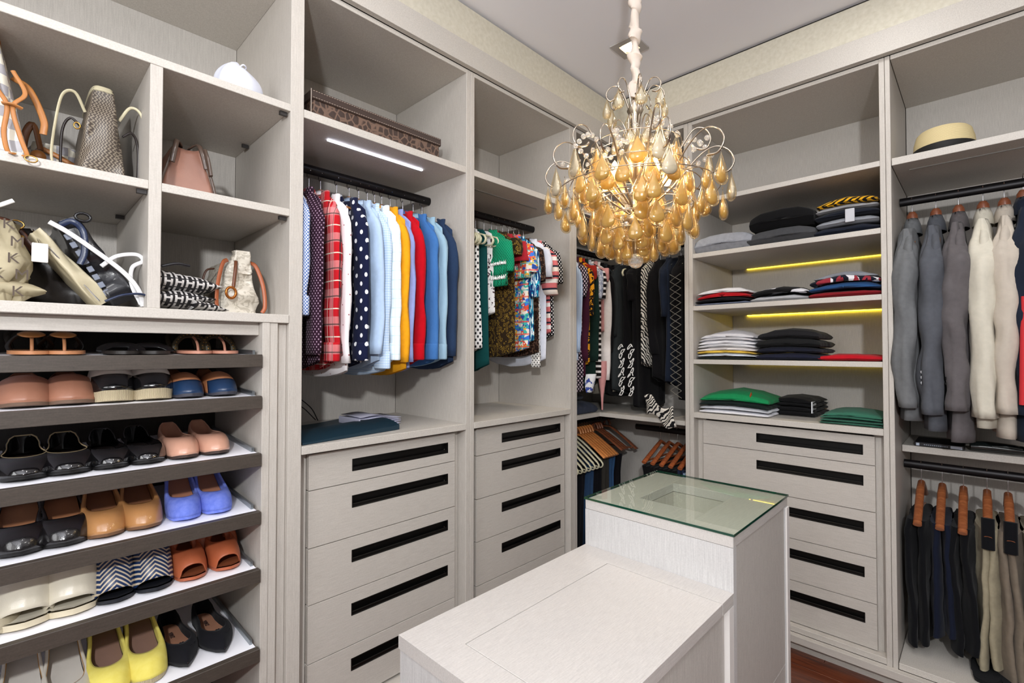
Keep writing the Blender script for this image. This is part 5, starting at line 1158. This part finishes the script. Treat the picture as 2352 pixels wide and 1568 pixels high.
def drop(loc, ang, w=.046, h=.088, pearl=False, tilt=0):
    key = (w, h, pearl)
    if key not in _dp:
        w *= 1.2; a = pear(w, .026, h).build('glass_drop', SHELL, None, smooth=True); b = pear(w*.74, .018, h*.74, dz=-.018*h/.088).build('amber_core' if not pearl else 'pearl_core', AM2 if pearl else AM1, None, smooth=True)
        c = MB().sweep([(.003*cos(q), 0, .004+.003*sin(q)) for q in [2*pi*k_/8 for k_ in range(9)]], .0008, n=4, cap=False).build('link', SIL, None)
        _dp[key] = (a, b, c); first = True
    else: first = False
    a, b, c = _dp[key]
    if not first: a, b, c = a.copy(), b.copy(), c.copy(); [COL.objects.link(o) for o in (a, b, c)]
    a.parent = ch; a.location = (loc[0]-cx, loc[1]-cy, loc[2]-1.54); a.rotation_euler = (tilt, 0, ang+pi/2)
    b.parent = a; c.parent = a; b.location = c.location = (0, 0, 0)
rr = random.Random(8)
def pol(r, a, z): return (cx+r*cos(a), cy+r*sin(a), z)
AC = math.atan2(-cy, -cx)      # azimuth facing the room's entrance
def arm(prof, a, rad, name='arm', twist=.0):
    pts = curve([pol(r, a+twist*r*4, z) for r, z in prof], 6); n_ = len(pts)
    return MB().sweep(pts, [rad*(.75+.25*cos(2*pi*k/n_)) for k in range(n_)], n=7).build(name, SIL, ch, smooth=True)
BEAD = MB().lathe([(0, .0075), (.005, .0055), (.0075, .0015), (.0075, -.0015), (.005, -.0055), (0, -.0075)], 8, cap=False)
_bd = []
def bead(p):
    if not _bd: o = BEAD.build('crystal_bead', CRY, None); _bd.append(o)
    else: o = _bd[0].copy(); COL.objects.link(o)
    o.parent = ch; o.location = (p[0]-cx, p[1]-cy, p[2]-1.54); o.rotation_euler = (rr.random(), rr.random()*3, rr.random()*3)
for k in range(8):     # crown
    a = AC+.2+k*pi/4; arm([(.008, 1.94), (.020, 2.01), (.045, 2.068), (.070, 2.070), (.084, 2.048), (.074, 2.030), (.058, 2.036)], a, .0032)
    drop(pol(.082, a, 2.038), a, .030, .060, True)
    arm([(.012, 1.86), (.028, 1.93), (.050, 1.965), (.072, 1.95), (.078, 1.915)], a+.35, .003)
    drop(pol(.060, a+.35, 1.935), a+.35, .030, .055, True)
for k in range(5):     # five high arms with curl
    a = AC-.95+k*2*pi/5
    arm([(.02, 1.72), (.075, 1.79), (.125, 1.875), (.160, 1.925), (.190, 1.925), (.205, 1.895), (.192, 1.868), (.165, 1.872), (.155, 1.882)], a, .0038)
    drop(pol(.200, a, 1.872), a, .050, .098, True)
    for q in range(5): bead(pol(.135+.014*q, a+.05, 1.872+.012*q-.004*q*q+.02))
for k in range(10):    # ten low arms reaching furthest
    a = AC+.31+k*2*pi/10
    arm([(.02, 1.70), (.10, 1.765), (.170, 1.845), (.215, 1.872), (.250, 1.860), (.266, 1.828), (.250, 1.800), (.222, 1.800)], a, .0034)
    drop(pol(.258, a, 1.800), a, .044, .085, k % 2 == 0)
    drop(pol(.205, a+.16, 1.808), a+.16, .044, .088)
    for q in range(3): bead(pol(.175+.018*q, a+.1, 1.835+.010*q))
TI = [(.135, 1.885, 7, .052, .098, 0), (.155, 1.815, 8, .050, .094, .3), (.235, 1.752, 9, .040, .085, .2), (.185, 1.765, 10, .048, .092, .05), (.165, 1.705, 9, .046, .088, .3), (.125, 1.735, 7, .050, .094, .1), (.125, 1.672, 9, .044, .084, .0), (.075, 1.69, 6, .046, .088, .4), (.085, 1.640, 8, .036, .068, .2), (.048, 1.622, 6, .034, .062, .5)]
for (r, z, n_, w_, h_, o_) in TI:
    MB().sweep([pol(r-.006, 2*pi*k/36, z+.006) for k in range(37)], .0013, n=5, cap=False).build('hanging_ring', SIL, ch, smooth=True)
    for k in range(3): MB().sweep([pol(.008, o_+2*pi*k/3, z+.02), pol(r*.5, o_+2*pi*k/3, z+.028), pol(r-.006, o_+2*pi*k/3, z+.006)], .0012, n=5).build('spoke', SIL, ch, smooth=True)
    for k in range(n_):
        a = AC+o_+2*pi*k/n_+rr.uniform(-.05, .05); drop(pol(r, a, z+rr.uniform(-.008, .008)), a+rr.uniform(-.12, .12), w_, h_, False, rr.uniform(-.06, .1))
        if k % 2: bead(pol(r-.012, a+.25, z+.012))
for k in range(22):    # swags of beads
    a = AC+k*2*pi/22; bead(pol(.095+.028*sin(k*1.9), a, 1.885+.03*cos(k*1.3))); bead(pol(.120, a+.1, 1.852+.012*sin(k*2.2)))
b_ = bmesh.new(); bmesh.ops.create_icosphere(b_, subdivisions=2, radius=.0225); me = bpy.data.meshes.new('crystal_ball'); b_.to_mesh(me); b_.free(); me.materials.append(CRY)
o = bpy.data.objects.new('crystal_ball', me); COL.objects.link(o); o.parent = ch; o.location = (0, 0, 1.560-1.54)
MB().lathe([(.0, 1.580), (.0015, 1.580), (.0015, 1.60), (0, 1.60)], 6, (cx, cy, 0)).build('ball_link', SIL, ch)
BULB = emis('bulb_glow', '#ffd28a', 14)
for k in range(5):
    a = AC+.6+k*2*pi/5; p = pol(.092, a, 1.80)
    MB().lathe([(0, -.02), (.008, -.018), (.013, -.004), (.013, .006), (.006, .024), (0, .032)], 12, p, cap=False).build('bulb', BULB, ch, smooth=True)
    add_light('bulb_light', 'POINT', pol(.110, a, 1.80), .8, (1, .86, .62), .016)
